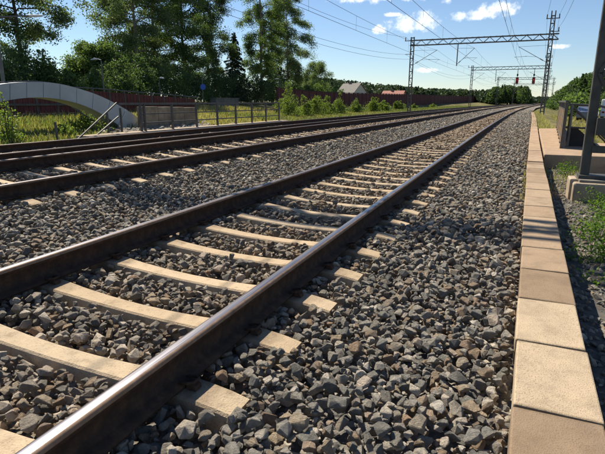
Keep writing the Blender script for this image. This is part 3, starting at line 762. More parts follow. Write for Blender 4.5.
car('parked_car', 'small blue grey car on the road behind the stair railing', 'car', (6.7, 60, -.80), math.radians(78), 'carblue',
    [(-2.0,.28),(2.0,.28),(2.05,.62),(1.9,.80),(1.0,.92),(.35,1.38),(-1.05,1.42),(-1.75,.98),(-2.02,.90)], [[(.85,.93),(.30,1.30),(-.35,1.33),(-.35,.93)], [(-.43,.93),(-.43,1.33),(-1.0,1.33),(-1.5,.95)]])
car('parked_van', 'white van cut off by the right edge of the picture', 'van', (9.3, 62, -.72), math.radians(75), 'white',
    [(-2.5,.30),(2.5,.30),(2.55,.75),(2.35,1.05),(1.75,1.15),(1.05,1.98),(.8,2.05),(-2.45,2.05),(-2.5,1.9)], [[(1.6,1.2),(1.0,1.85),(.45,1.85),(.45,1.2)]], 1.85)

# ------------------------------------------------------------------ left side: bridge railing, ledge, arch, red walls
lr = thing('bridge_railing', 'grey steel post and rail railing beside the farthest track', 'railing', (-13.9, 16, -.15))
m = MB(); m.prism([(-14.25, -.7), (-13.60, -.7), (-13.60, -.10), (-13.65, -.06), (-14.25, -.06)], 'y', 12.9, 29.4); m.build('edge_beam', S['concrete'], lr, bevel=.02)
posts = [15.9, 16.12, 17.89, 19.69, 21.47, 23.27, 25.04, 26.77, 28.55]
for yy in posts:
    m = MB(); m.bar((-13.9, yy, -.10), (-13.9, yy, 1.0), .08, .08); m.build('post', S['railing'], lr)
for z, h in ((1.02, .07), (.62, .05), (.26, .05)):
    m = MB(); m.bar((-13.9, 14.75 if z > 1 else 15.9, z), (-13.9, 28.6, z), .05, h); m.build('rail', S['railing'], lr)
sr = thing('stair_handrail', 'crossing sloping handrails at the left end of the bridge railing', 'railing', (-14.2, 13.5, -.6))
for pa1, pb1, Xs in (((116.6, 102.8), (76, 141), -13.9), ((118.6, 116.4), (90, 141), -14.0), ((72, 107.5), (118, 135), -16.0)):
    m = MB(); m.bar(onX(*pa1, Xs), onX(*pb1, Xs), .045, .045); m.build('sloping_rail', S['mastdark'], sr)
for px, t_, b_ in ((107, 113, 134), (120, 108, 133), (55, 122, 140)):
    A_ = onX(px, t_, -14.6); m = MB(); m.bar((A_.x, A_.y, A_.z), (A_.x, A_.y, -.5), .06, .06); m.build('post', S['railing'], sr)
# grey arch
ar = thing('arch_bridge', 'light grey panelled arch with rounded back in front of the red wall', 'arch', (-17, 14, -.5))
top = [(-40, 94), (-20, 88.5), (0, 84.5), (20, 82.4), (40, 82), (60, 84), (80, 89), (100, 96), (120, 106), (137, 117), (152, 131)]
bot = [(-40, 113), (-20, 107), (0, 102), (20, 98.6), (40, 97.5), (60, 99.4), (80, 104.2), (98, 112), (114, 122), (126, 131.5), (136, 142)]
ta = [onX(*p, -17) for p in top]; ba = [onX(*p, -17) for p in bot]
def catm(P, n):
    P = [P[0]]+P+[P[-1]]; out = []
    for i in range(1, len(P)-2):
        for k in range(n):
            t = k/n; p0, p1, p2, p3 = P[i-1:i+3]
            out.append(.5*((2*p1)+(p2-p0)*t+(2*p0-5*p1+4*p2-p3)*t*t+(3*p1-p0-3*p2+p3)*t**3))
    return out+[P[-2]]
TA, BA = catm(ta, 6), catm(ba, 6)
npan = 12; per = len(TA)-1
for i in range(npan):
    i0, i1 = round(i*per/npan), round((i+1)*per/npan); m = MB()
    seg_t = TA[i0:i1+1]; seg_b = BA[i0:i1+1]
    def inset(a, b): return a+(b-a).normalized()*.012
    st_ = [seg_t[0]]+seg_t[1:-1]+[seg_t[-1]]; n = len(seg_t)
    st2 = list(seg_t); sb2 = list(seg_b); st2[0] = inset(seg_t[0], seg_t[1]); st2[-1] = inset(seg_t[-1], seg_t[-2]); sb2[0] = inset(seg_b[0], seg_b[1]); sb2[-1] = inset(seg_b[-1], seg_b[-2])
    D = Vector((-.9, 0, 0)); V = st2+sb2+[p+D for p in st2]+[p+D for p in sb2]
    Fc = []
    for k in range(n-1):
        Fc += [(k, k+1, n+k+1, n+k), (2*n+k, 3*n+k, 3*n+k+1, 2*n+k+1), (k, 2*n+k, 2*n+k+1, k+1), (n+k, n+k+1, 3*n+k+1, 3*n+k)]
    Fc += [(0, n, 3*n, 2*n), (n-1, 3*n-1, 4*n-1, 2*n-1)]
    m.add(V, Fc); m.build('arch_panel', S['archgrey'], ar)
m = MB()
for k in range(per):
    for (Aq, Bq) in ((TA, BA),):
        o_ = .02; V = []
        for q in (k, k+1):
            tt, bb = Aq[q], Bq[q]; V += [Vector((tt.x-.03, tt.y, tt.z))+(bb-tt)*.04, Vector((bb.x-.03, bb.y, bb.z))+(tt-bb)*.04, Vector((tt.x-.87, tt.y, tt.z))+(bb-tt)*.04, Vector((bb.x-.87, bb.y, bb.z))+(tt-bb)*.04]
        m.add(V, [(0,1,5,4), (2,6,7,3), (0,4,6,2), (1,3,7,5)])
m.build('arch_core', S['gap'], ar)
m = MB(); m.tube([p+Vector((-.45, 0, .03)) for p in TA], .03, 6); m.build('top_tube', S['railing'], ar)
# low red parapet wall behind the arch, with dark posts and a handrail
XP = -22.0
def wall_pts(pxs): return [onX(px, py, XP) for px, py in pxs]
pa = thing('red_parapet', 'dark red timber parapet with handrail behind the grey arch', 'parapet', (XP, 20, .4))
def par_top(y): return float(np.interp(y, [8, 16.5, 21.3, 31.1], [1.72, 1.86, 1.83, 1.43]))
yy = 8.0; k = 0
while yy < 31.0:
    y1 = min(yy+1.22, 31.1)
    m = MB(); m.bar((XP, yy, .42), (XP, yy, par_top(yy)-.02), .11, .10); m.build('post', S['mastdark'], pa)
    nb = 8
    for b in range(nb):
        ya, yb = yy+.065+(y1-yy-.13)*b/nb, yy+.065+(y1-yy-.13)*(b+1)/nb-.012
        zt_ = min(par_top(ya), par_top(yb))-.14
        m = MB(); d = .012*(b % 2); m.box((XP-.03, ya, .52), (XP+.03+d, yb, zt_)); m.build('board', S['red'], pa)
    yy = y1; k += 1
m = MB(); m.tube([(XP+.02, y_, par_top(y_)) for y_ in np.linspace(8, 31.4, 24)], .035, 6); m.build('handrail', S['galv'], pa)
m = MB(); m.bar((XP+.10, 8, .98), (XP+.10, 31.2, .92), .06, .10); m.build('mid_rail', S['mastdark'], pa)
m = MB(); m.box((XP-.6, 7.5, .08), (XP+.07, 31.3, .515)); m.build('plinth_beam', S['darksheet'], pa)
# high red noise barrier further along
nb_ = thing('noise_barrier', 'long dark red timber noise barrier behind the saplings on the left', 'noise barrier', (-22, 60, .2))
yy = 44.5; bm_shared = None
def bz(y): return float(np.interp(y, [44, 52, 60, 116, 200, 330], [2.42, 2.26, 2.2, 2.62, 3.1, 3.9]))
XBo = -22.0
k = 0
while yy < 300:
    stp = 2.0 if yy < 130 else 5.0; y1 = yy+stp
    xa, xb = XBo+float(cur(np.array(yy)))*.35, XBo+float(cur(np.array(y1)))*.35
    z1 = bz(yy)
    m = MB(); m.bar((xa, yy, .1), (xa, yy, z1+.06), .14, .14); m.build('post', S['reddark'], nb_)
    if yy < 74:
        n = 8
        for b in range(n):
            t0, t1 = (b+.0)/n, (b+1)/n
            pa_, pb_ = Vector((xa+(xb-xa)*t0, yy+stp*t0+.01, 0)), Vector((xa+(xb-xa)*t1, yy+stp*t1-.01, 0)); off = .018*(b % 2)
            m = MB(); m.box((pa_.x-.03, pa_.y, .22), (pa_.x+.03+off, pb_.y, z1-.06)); m.build('board', S['red'], nb_)
    else:
        m = MB(); n = 6
        for b in range(n):
            t0, t1 = b/n, (b+1)/n; xq = xa+(xb-xa)*t0; off = .02*(b % 2)
            m.box((xq-.03, yy+stp*t0+.012, .22), (xq+.03+off, yy+stp*t1-.012, z1-.06))
        m.build('board_bay', S['red'], nb_)
    m = MB(); m.bar((xa, yy, z1), (xb, y1, bz(y1)), .18, .06); m.build('cap_rail', S['reddark'], nb_)
    yy = y1

# street lamps, sign, posts
def street_lamp(label, px, py_top, X, arm=.9, base=.5, side=1, r=.05):
    h = onX(px, py_top, X); t = thing('street_lamp', label, 'street lamp', (h.x, h.y, base), 'street lamps')
    m = MB(); m.tube([(h.x, h.y, base-.4), (h.x, h.y, base+1), (h.x, h.y, h.z-.1)], [r*1.3, r, r*.7], 8); m.build('pole', S['galv'], t)
    m = MB(); m.tube([(h.x, h.y, h.z-.12), (h.x+.05*side, h.y+.05, h.z), (h.x+arm*side*.5, h.y, h.z+.05)], .03, 6); m.build('arm', S['galv'], t)
    m = MB(); x0 = h.x+arm*side*.35; x1 = h.x+arm*side
    m.prism([(x0, h.z+.02), (x1, h.z+.0), (x1, h.z+.07), (x0+.2*side, h.z+.13), (x0, h.z+.11)], 'y', h.y-.14, h.y+.14); m.build('lamp_head', S['lampgrey'], t, bevel=.02)
    return t
street_lamp('street lamp behind the red parapet right of the arch top', 101, 60, -25, .75, .6, -1)
street_lamp('street lamp with dark pole left of the noise barrier end', 280, 79.5, -24.5, .55, .7, -1, .07)
street_lamp('low lamp post between the parapet and the dark trees', 159, 79, -26, .4, .6, 1, .04)
hl = onX(-6, 16.5, -19); t = thing('street_lamp', 'street lamp arm reaching in front of the leftmost tree crown', 'street lamp', (hl.x, hl.y, -.2), 'street lamps')
e = onX(41, 16, -19.2); s0 = onX(28, 16, -19.15)
m = MB(); m.tube([(hl.x, hl.y, -.4), (hl.x, hl.y, hl.z-.3), (hl.x, hl.y+.15, hl.z)], [.08, .06, .045], 8); m.build('pole', S['galv'], t)
m = MB(); m.tube([(hl.x, hl.y+.12, hl.z), s0], .035, 6); m.build('arm', S['galv'], t)
m = MB(); m.bar(s0, e, .22, .09); m.build('lamp_head', S['lampgrey'], t, bevel=.03)
sg = onX(203, 87, -23.2); t = thing('road_sign', 'round blue sign on a thin pole in front of the dark trees', 'sign', (sg.x, sg.y, .6))
m = MB(); m.tube([(sg.x-.05, sg.y, .3), (sg.x-.05, sg.y, sg.z+.85)], .03, 8); m.build('pole', S['galv'], t)
dn = Vector((-sg.x, -sg.y, 0)).normalized()
m = MB(); m.tube([sg+dn*.04, sg+dn*.06], .22, 24); disc = m.build('sign_disc', S['blue'], t)
a, b = onX(216, 98.8, -25.2), onX(239, 99.3, -25.2); m = MB(); m.box((-25.8, a.y, .4), (-25.2, b.y, a.z)); m.box((-25.86, a.y-.06, a.z+.003), (-25.14, b.y+.06, a.z+.08)); o = m.build('low_wall', S['concdark'], None, bevel=.02); tag(o, 'low grey wall with flat top far behind the bridge railing', 'low wall')
a, b = onX(143, 106.5, -16.4), onX(196, 107.5, -16.4); rw = thing('retaining_wall', 'tan grey concrete retaining wall behind the left half of the bridge railing', 'wall', (-16.4, a.y, -.5))
nw = 4
for q in range(nw):
    y0, y1 = a.y+(b.y-a.y)*q/nw+.006, a.y+(b.y-a.y)*(q+1)/nw-.006
    m = MB(); m.box((-16.8, y0, -.7), (-16.4+.012*(q % 2), y1, a.z+(b.z-a.z)*(q+.5)/nw)); m.build('wall_panel', S['concwall'], rw, bevel=.02)

# houses beyond the barrier
def house(label, c, w, l, zw, zr, rz, wall, roof, wins=True):
    t = thing('house', label, 'house', c, 'houses beyond the noise barrier', rz, keep=False)
    m = MB(); m.prism([(-w/2,0),(w/2,0),(w/2,zw),(0,zr-.12),(-w/2,zw)], 'y', -l/2, l/2); m.build('wall', S[wall], t)
    for s in (-1, 1):
        m = MB(); a = Vector((s*(w/2+.4), 0, zw-.4*(zr-zw)/(w/2)+.06)); b = Vector((0, 0, zr+.06)); V = []
        for yq in (-l/2-.35, l/2+.35):
            V += [Vector((a.x, yq, a.z)), Vector((b.x, yq, b.z)), Vector((b.x, yq, b.z+.14)), Vector((a.x, yq, a.z+.14))]
        m.add(V, [(0,1,2,3),(7,6,5,4),(0,4,5,1),(1,5,6,2),(2,6,7,3),(3,7,4,0)]); rf = m.build('roof', S[roof], t)
    m = MB(); m.box((-.3, .5, zr-.5), (.3, 1.1, zr+.8)); m.build('chimney', S['concdark'], rf)
    for s in (-1, 1):
        m = MB(); m.box((s*w/4-.5, -l/2-.02, 1.0), (s*w/4+.5, -l/2+.03, 2.2)); wd = m.build('window', S['white'], t)
        m = MB(); m.box((s*w/4-.42, -l/2-.04, 1.08), (s*w/4+.42, -l/2-.022, 2.12)); m.build('pane', S['glass'], wd)
hp = onY(352, 84, 142); house('house with grey tiled gable roof rising above the noise barrier', (hp.x, 142, .2), 6.4, 7.5, 2.6, hp.z-.2, math.radians(58), 'plaster', 'rooftile')
hp = onY(394, 91.3, 175); house('low house with red roof just above the noise barrier', (hp.x, 175, .2), 5.5, 7.5, 2.2, hp.z-.2, math.radians(80), 'plaster', 'roofred')

# ------------------------------------------------------------------ vegetation
def leaves(P, size, r, up=.25, aspect=.62):      # quads at points P
    n = len(P); d = r.normal(size=(n, 3)); d[:, 2] -= up; d /= np.linalg.norm(d, axis=1)[:, None]
    q = r.normal(size=(n, 3)); q -= d*(q*d).sum(1)[:, None]; q /= np.linalg.norm(q, axis=1)[:, None]
    s = size*r.uniform(.6, 1.35, (n, 1)); a, b = d*s, q*s*aspect
    V = np.stack([P-a*.5, P+b*.5-a*.05, P+a*.5, P-b*.5-a*.05], 1).reshape(-1, 3)
    return V, np.arange(n*4).reshape(n, 4)
def tree(name, label, loc, H, R, leafmat='birch', barkmat='birchbark', nleaf=12000, seed=1, size=.17, low=.22, droop=.5, group='trees beyond the tracks', cat='tree', up=.75, nl=30, clump=.46, lean=0, profk=1.0):
    K = 1.22; x0, y0 = loc[0]*K, loc[1]*K; loc = (x0, y0, float(zground(np.array(x0), np.array(y0)))); H *= K; R *= K; size *= 1.1
    clump *= K; R *= 1.2; nl = int(nl*1.4); nleaf = int(nleaf*1.6)
    r = np.random.default_rng(seed); t = thing(name, label, cat, loc, group, keep=False)
    m = MB(); pts = []; r0 = .0105*H
    for i in range(9):
        f = i/8; pts.append(Vector((r.normal(0, .03*H*.3)*f+lean*f*f, r.normal(0, .03*H*.3)*f, H*.96*f)))
    m.tube(pts, [r0*(1-.93*(i/8)**.9) for i in range(9)], 8)
    def tp(f):
        k = min(int(f*8), 7); return pts[k].lerp(pts[k+1], f*8-k)
    cl = []
    lim = MB()
    for i in range(nl):
        f = low+(1-low)*.98*((i+r.uniform(0, .8))/nl); a = tp(min(f, .99)); az_ = i*2.4+r.normal(0, .4)
        g = (f-low)/(1-low); prof = (math.sin(math.pi*min(max(.12+.83*g**profk, 0), 1))**.7)
        L_ = R*prof*r.uniform(.7, 1.15)+.2; dirh = Vector((math.cos(az_), math.sin(az_), 0)); e = up*(1-.5*(1-g))
        bp = [a]; 
        for k in range(1, 6):
            s = k/5; bp.append(a+dirh*L_*s*(1-.12*s)+Vector((r.normal(0, .05)*L_, r.normal(0, .05)*L_, L_*(e*s-droop*s*s*1.0))))
        lim.tube(bp, [r0*.42*(1-f*.6)*(1-.85*k/5)+.008 for k in range(6)], 5, cap=False)
        for k in range(7):
            s = r.uniform(.3, 1); q = int(min(s*5, 4.99)); p = bp[q].lerp(bp[q+1], s*5-q)
            d2 = (dirh+Vector(r.normal(0, .8, 3))).normalized(); l2 = L_*r.uniform(.15, .42)*(1.2-s*.5)
            e2 = p+Vector((d2.x*l2, d2.y*l2, d2.z*l2*.6-droop*l2*.6)); lim.tube([p, p.lerp(e2, .55)+Vector((0,0,.06*l2)), e2], [.02, .014, .006], 4, cap=False)
            for z in range(4): w = r.uniform(.25, 1.08); cl.append((p.lerp(e2, w), clump*r.uniform(.6, 1.3)))
        for k in range(3): w = r.uniform(.45, 1); q = int(min(w*5, 4.99)); cl.append((bp[q].lerp(bp[q+1], w*5-q), clump*r.uniform(.7, 1.2)))
    for k in range(10): cl.append((tp(r.uniform(.85, 1)), clump))
    ctr = np.array([tuple(c) for c, s in cl]); sg_ = np.array([s for c, s in cl])
    pick_ = r.integers(0, len(cl), nleaf)
    bd = r.normal(size=(nleaf, 3)); bd *= (r.uniform(0, 1, (nleaf, 1))**.45)/np.linalg.norm(bd, axis=1)[:, None]; P = ctr[pick_]+bd*1.55*sg_[pick_][:, None]*np.array([1, 1, .85]); P[:, 2] -= droop*.25*np.abs(r.normal(size=nleaf))*sg_[pick_]
    ok = P[:, 2] > .15; P = P[ok]
    V, Fc = leaves(P, size, r, .4)
    m.build('trunk', S[barkmat], t, smooth=True, fix=False); lim.build('branches', S[barkmat], t, smooth=True, fix=False)
    link('crown', npmesh('crown', V, Fc, S[leafmat]), t); return t
def spruce(name, label, loc, H, R, nleaf=7000, seed=1, size=.22, group='trees beyond the tracks'):
    K = 1.22; x0, y0 = loc[0]*K, loc[1]*K; loc = (x0, y0, float(zground(np.array(x0), np.array(y0)))); H *= K; R *= K; size *= K
    r = np.random.default_rng(seed); t = thing(name, label, 'tree', loc, group, keep=False)
    m = MB(); m.tube([(0,0,0),(0,0,H*.5),(0,0,H*.99)], [.016*H, .009*H, .01], 8); m.build('trunk', S['bark'], t, smooth=True, fix=False)
    lim = MB(); P = []
    nb = 90
    for i in range(nb):
        f = .06+.92*(i/nb); az_ = i*2.4; L_ = R*(1-f)**.85*r.uniform(.75, 1.1)+.12; d = np.array([math.cos(az_), math.sin(az_)])
        lim.tube([(0,0,H*f), (d[0]*L_*.5, d[1]*L_*.5, H*f-.05*L_), (d[0]*L_, d[1]*L_, H*f-.22*L_)], [.03, .02, .006], 4, cap=False)
        k = int(nleaf*L_/(R*nb*.5)); s = r.uniform(.1, 1.05, k); w = r.normal(0, .13, k)*L_*(1.15-s)+r.normal(0, .05, k)
        P.append(np.stack([d[0]*L_*s-d[1]*w, d[1]*L_*s+d[0]*w, H*f-.05*L_*s-.17*L_*s*s-np.abs(r.normal(0, .13, k))], -1))
    lim.build('branches', S['bark'], t, fix=False)
    V, Fc = leaves(np.concatenate(P), size, r, .7, .4); link('crown', npmesh('crown', V, Fc, S['spruce']), t); return t
def gl(px, X): p = onX(px, 101.0, X); return (p.x, p.y, float(zground(np.array(p.x), np.array(p.y))))
tree('birch_tree', 'open crowned birch at far left with dark forking limbs', gl(27, -31), 15.5, 3.7, 'birch2', 'bark', 25739, 11, .155, .30, .55, nl=22, clump=.42)
tree('birch_tree', 'dark tree cut off by the left edge of the picture', gl(-12, -33), 15, 3.6, 'dark', 'bark', 32510, 12, .155, .12, .4)
tree('birch_tree', 'large dense birch right of the bright gap, behind the lamp', gl(140, -31), 17.5, 3.0, 'birch2', 'birchbark', 46059, 13, .155, .10, .55, nl=34)
tree('birch_tree', 'tall drooping birch in the middle of the left tree group', gl(158, -34), 19, 3.8, 'birch', 'birchbark', 46059, 14, .155, .12, .6, nl=34)
tree('birch_tree', 'dark leafy tree above the blue round sign', gl(186, -33), 19, 3.1, 'dark', 'bark', 46059, 15, .155, .08, .45, nl=34)
tree('birch_tree', 'tall dark tree left of the narrow gap between the trees', gl(209, -35), 20, 2.8, 'dark', 'bark', 46059, 16, .155, .08, .45, nl=34)
spruce('spruce_tree', 'dark pointed spruce in front of the gap between tall trees', gl(236, -33), 8.6, 2.5, 10000, 17, .26)
spruce('spruce_tree', 'dark spruce standing left of the noise barrier end lamp', gl(272, -33.5), 12, 2.9, 9000, 18, .26)
tree('birch_tree', 'tallest birch right of the gap, reaching past the top edge', gl(262, -31), 22, 2.6, 'birch', 'birchbark', 46059, 19, .155, .18, .6, nl=34)
tree('birch_tree', 'birch with rounded top at the right end of the tree group', gl(288, -31), 15.2, 3.3, 'birch2', 'birchbark', 40641, 20, .155, .16, .6, nl=32)
tree('birch_tree', 'smaller pale tree at the right foot of the tree group', gl(316, -32), 6.4, 2.2, 'birch2', 'bark', 16254, 21, .155, .2, .4, nl=20)
tree('birch_tree', 'light green round tree beside the bright sky gap', gl(100, -30), 4.0, 1.9, 'birch', 'bark', 29801, 22, .155, .08, .35, nl=28)
def bush(name, label, loc, H, R, mat='bush', nleaf=2500, seed=1, size=.12, group='saplings along the barrier', cat='bush', stems=7):
    r = np.random.default_rng(seed); t = thing(name, label, cat, loc, group, keep=False); m = MB(); P = []
    for i in range(stems):
        a = r.uniform(0, 2*math.pi); q = r.uniform(.1, .9)*R; h = H*r.uniform(.6, 1)*(1-.35*q/R) if i else H
        tip = Vector((math.cos(a)*q, math.sin(a)*q, h)); b = Vector((math.cos(a)*q*.25, math.sin(a)*q*.25, 0))
        if i == 0: tip = Vector((r.normal(0, .05), r.normal(0, .05), H)); b = Vector((0,0,0))
        m.tube([b, b.lerp(tip, .5)+Vector((0,0,.05*h)), tip], [min(.025, .011*H), min(.016, .007*H), min(.005, .003*H)], 5, cap=False)
        for k in range(14):
            s = r.uniform(.12, 1.0); p = b.lerp(tip, s); rad = R*.42*(1.1-s)+.06
            n_ = max(int(nleaf/stems/14), 1); c = np.array(p)+r.normal(size=3)*rad*np.array([.8, .8, .4]); P.append(c+r.normal(size=(n_, 3))*rad*.42)
    P = np.concatenate(P); P = P[P[:, 2] > .03]
    V, Fc = leaves(P, size, r, .2); m.build('stems', S['bark'], t, fix=False); link('foliage', npmesh('foliage', V, Fc, S[mat]), t); return t
# hedge of undergrowth under the big trees
for i, (px, X, H, R, mt) in enumerate([(8, -27, 3.0, 2.2, 'dark'), (30, -29, 4.4, 2.6, 'dark'), (52, -27.5, 3.4, 2.2, 'birch'), (72, -27, 2.0, 1.6, 'birch'), (97, -27.5, 2.4, 1.9, 'birch'), (118, -27.5, 4.0, 2.4, 'dark'), (142, -28, 4.0, 2.6, 'dark'), (168, -28, 3.8, 2.6, 'dark'),
                                       (192, -28.5, 4.0, 2.8, 'dark'), (215, -28.5, 4.2, 2.8, 'dark'), (234, -29, 4.2, 2.8, 'spruce'), (254, -29, 4.5, 2.8, 'dark'), (274, -29, 4.4, 2.8, 'dark'), (292, -27.5, 3.2, 2.3, 'birch'), (306, -27, 3.2, 2.2, 'birch'), (322, -27.5, 3.4, 2.4, 'birch'), (336, -27.5, 3.0, 2.4, 'birch')]):
    where = ['at the left edge', 'below the open birch', 'left of the sky gap', 'under the sky gap', 'behind the first lamp', 'right of the first lamp', 'above the middle of the parapet', 'above the right half of the parapet', 'left of the blue sign', 'right of the blue sign', 'under the front spruce', 'under the tallest birch', 'behind the dark lamp', 'behind the start of the noise barrier', 'over the step in the noise barrier', 'left of the grey roof', 'right beside the grey roof'][i]
    bush('undergrowth_bush', 'leafy undergrowth bush '+where, gl(px, X), H, R, mt, 7500, 60+i, .14, 'undergrowth below the tall trees', 'bush', 12)
# saplings in front of the barrier
sap = [(288, -17.2, 2.75, 1.25), (303, -17.0, 1.9, 1.2), (315, -17.4, 2.2, 1.3), (328, -17.2, 1.9, 1.2), (340, -17.3, 2.3, 1.1), (355, -17.5, 1.8, 1.1), (373, -17.6, 2.2, 1.2), (384, -17.5, 1.6, 1.2), (399, -17.8, 1.5, 1.2), (414, -17.8, .9, .8), (433, -17.8, .85, .8)]
slab = ['tallest light green sapling at the end of the bridge railing', 'low sapling just right of the tallest one', 'broad sapling in front of the barrier step', 'second broad sapling along the barrier', 'slender sapling in the middle of the row', 'sapling right of the slender one', 'bushy sapling near the left portal mast', 'low sapling nearer the left portal mast', 'small sapling just left of the portal mast', 'tiny sapling behind the portal mast', 'last tiny sapling along the barrier']
for i, ((px, X, H, R), lb) in enumerate(zip(sap, slab)):
    bush('sapling', lb, gl(px, X), H, R, 'bush', 5200, 100+i, .09 if i < 6 else .13, 'saplings along the barrier', 'sapling', 8)
bush('leafy_shrub', 'light green shrub at the left edge in front of the arch', gl(3, -15.2), 1.7, .5, 'bush', 650, 130, .085, 'shrubs on the grass bank', 'shrub', 6)
bush('leafy_shrub', 'low green shrub beside the crossing handrails', gl(84, -16.2), .85, .8, 'bush', 1800, 131, .085, 'shrubs on the grass bank', 'shrub', 8)
bush('leafy_shrub', 'small shrub in the grass under the arch', gl(62, -15.8), .5, .5, 'bush', 800, 132, .08, 'shrubs on the grass bank', 'shrub', 6)
bush('leafy_shrub', 'tiny shrub at the foot of the left shrub', gl(10, -15.0), .55, .5, 'bush', 900, 133, .08, 'shrubs on the grass bank', 'shrub', 6)

# grass as blades
def grass(name, label, P, h, mat, seed, w=.012, lean=.45):
    r = np.random.default_rng(seed); n = len(P); a = r.uniform(0, 2*math.pi, n); hh = h*r.uniform(.5, 1.25, n)
    d = np.stack([np.cos(a), np.sin(a), np.zeros(n)], -1); s = np.stack([-np.sin(a), np.cos(a), np.zeros(n)], -1)*w*r.uniform(.7, 1.4, (n, 1))
    ln = (lean*r.uniform(.2, 1.3, n)*hh)[:, None]
    mid = P+d*ln*.3+np.stack([0*hh, 0*hh, hh*.6], -1); tip = P+d*ln+np.stack([0*hh, 0*hh, hh], -1)
    V = np.stack([P-s, P+s, mid+s*.7, mid-s*.7, tip], 1).reshape(-1, 3); i = np.arange(n)[:, None]*5
    Fc = np.concatenate([i+np.array([[0, 1, 2]]), i+np.array([[0, 2, 3]]), i+np.array([[3, 2, 4]])])
    o = link(name, npmesh(name, V, Fc, S[mat])); return tag(o, label, 'grass', kind='stuff')
def gpts(n, x0, x1, y0, y1, seed, clump=0):
    r = np.random.default_rng(seed); y = r.uniform(0, 1, n)**1.4*(y1-y0)+y0; x = r.uniform(x0, x1, n)+cur(y)
    if clump: 
        k = max(n//clump, 1); y = np.repeat(y[:k], clump)[:n]; x = np.repeat(x[:k], clump)[:n]; x = x+r.normal(0, .06, len(x)); y = y+r.normal(0, .06, len(y))
    return np.stack([x, y, zground(x, y)-.01], -1)
def gmask(P): return P[~((P[:, 1] > 15.2) & (P[:, 1] < 23.2) & (P[:, 0] > -16.9))]
bg_ = gmask(gpts(44000, -21.3, -14.4, 7, 60, 1, 6)); bg_ = bg_[(bg_[:, 1] < 21) | (rng.random(len(bg_)) < .04)]
grass('bank_grass', 'green and straw coloured grass on the left bank', bg_, .24, 'grass', 1, .02)
dg_ = gmask(gpts(56000, -24, -14.5, 9, 60, 2, 6)); dg_ = dg_[(dg_[:, 1] > 20) | (rng.random(len(dg_)) < .35)]
grass('dry_bank_grass', 'dry straw coloured grass behind the bridge railing', dg_, .27, 'drygrass', 2, .02)
grass('verge_grass', 'grass verge between the farthest track and the noise barrier', gpts(26000, -20.5, -13.9, 30, 150, 3, 5), .30, 'grass', 3, .035)
grass('dry_verge_grass', 'dry grass between the coping and the mesh railing', np.concatenate([gpts(5000, .62, 1.5, 26, 75, 4, 6), gpts(14000, 2.6, 16, 17, 70, 5, 5)]), .38, 'drygrass', 4, .02)
P_ = gpts(2600, .48, 1.6, 6.5, 12.6, 6, 7); P_[:, 0] = np.where((P_[:, 1] > 8.5) & (P_[:, 1] < 9.6) & (P_[:, 0] > .85), .6+.2*rng.random(len(P_)), P_[:, 0])
r_ = np.random.default_rng(77); yq = np.repeat(r_.uniform(6.5, 12, 9), 5)+r_.normal(0, .03, 45); Q_ = np.stack([copx(yq)-.03+r_.normal(0, .015, 45), yq, np.full(45, -.17)], -1)
grass('track_side_grass', 'thin grass growing in the stones beside the coping', np.concatenate([P_[P_[:, 1] > 9.4][::2], Q_]), .13, 'drygrass', 6, .005)
# stones right of the coping and the rubble slope behind the railing
def side_stones():
    r = np.random.default_rng(9)
    n = 10500; y = r.uniform(2.0, 12.7, n); x = copx(y)+.34+r.uniform(0, 1.5, n)**1.0*1.1; z = zground(x, y)+r.uniform(.0, .03, n)
    k1 = ~((x > .86) & (y > 8.6) & (y < 9.45))
    n2 = 2600; y2 = r.uniform(15, 25.5, n2); x2 = np.where(y2 < 23.5, r.uniform(-16.3, -14.4, n2), r.uniform(-19.5, -14.4, n2)); z2 = zground(x2, y2)+.0
    P = np.concatenate([np.stack([x, y, z], -1)[k1], np.stack([x2, y2, z2], -1)]); m = k1.sum()
    R_ = np.concatenate([np.clip(r.lognormal(math.log(.027), .4, m), .01, .055), np.clip(r.lognormal(math.log(.12), .4, n2), .04, .32)])
    return P, r.integers(0, NV, len(P)), R_, np.stack([r.normal(0, .5, len(P)), r.normal(0, .5, len(P)), r.uniform(0, 6.3, len(P))], -1)
gs_ = side_stones(); o = instancer('gravel', *gs_, None); tag(o, 'loose grey gravel right of the coping and rubble behind the railing', 'gravel')
S['gravelbed'] = S['bed']
def gravel_strip():
    V = []; ys = np.arange(-1, 13.1, .5); n = len(ys)
    for y in ys:
        for dx in (.30, .6, 1.0, 1.5, 2.0): x = float(copx(y))+dx; V.append((x, y, float(zground(np.array(x), np.array(y)))+.02))
    i = np.arange(n*5).reshape(n, 5); Fc = np.stack([i[:-1,:-1], i[:-1,1:], i[1:,1:], i[1:,:-1]], -1).reshape(-1, 4)
    o = link('gravel_path', npmesh('gravel_path', np.array(V), Fc, S['soil'], True)); tag(o, kind='structure', label='strip of gravel with shade in its colour right of the coping')
gravel_strip()
# weeds right of the coping
wd = [(604, 262, .32, .22), (598, 240, .34, .22), (590, 226, .26, .2), (604, 214, .42, .26), (592, 205, .30, .2), (575, 238, .14, .14), (580, 262, .12, .12), (600, 285, .14, .14), (562, 176, .26, .28), (556, 168, .24, .26), (570, 172, .26, .26)]
wl_ = ['lowest leafy weed at the right edge', 'leafy weed below the plinth, second from the right edge', 'small weed in front of the plinth', 'tallest weed covering the plinth at the right edge', 'weed growing against the plinth face', 'tiny weed beside the coping edge', 'tiny weed low beside the coping', 'sparse weed at the right edge, nearest the camera', 'tuft between slab and plinth', 'tuft touching the coping by the slab', 'tuft left of the mast foot']
for i, ((px, py, H, R), lb) in enumerate(zip(wd, wl_)):
    p = onZ(px, py, -.42); p.z = float(zground(np.array(p.x), np.array(p.y)))
    bush('weed', lb, p, H, R, 'weed', 620 if H > .3 else 340 if H > .2 else 150, 160+i, .034, 'weeds beside the coping', 'weed', 7)

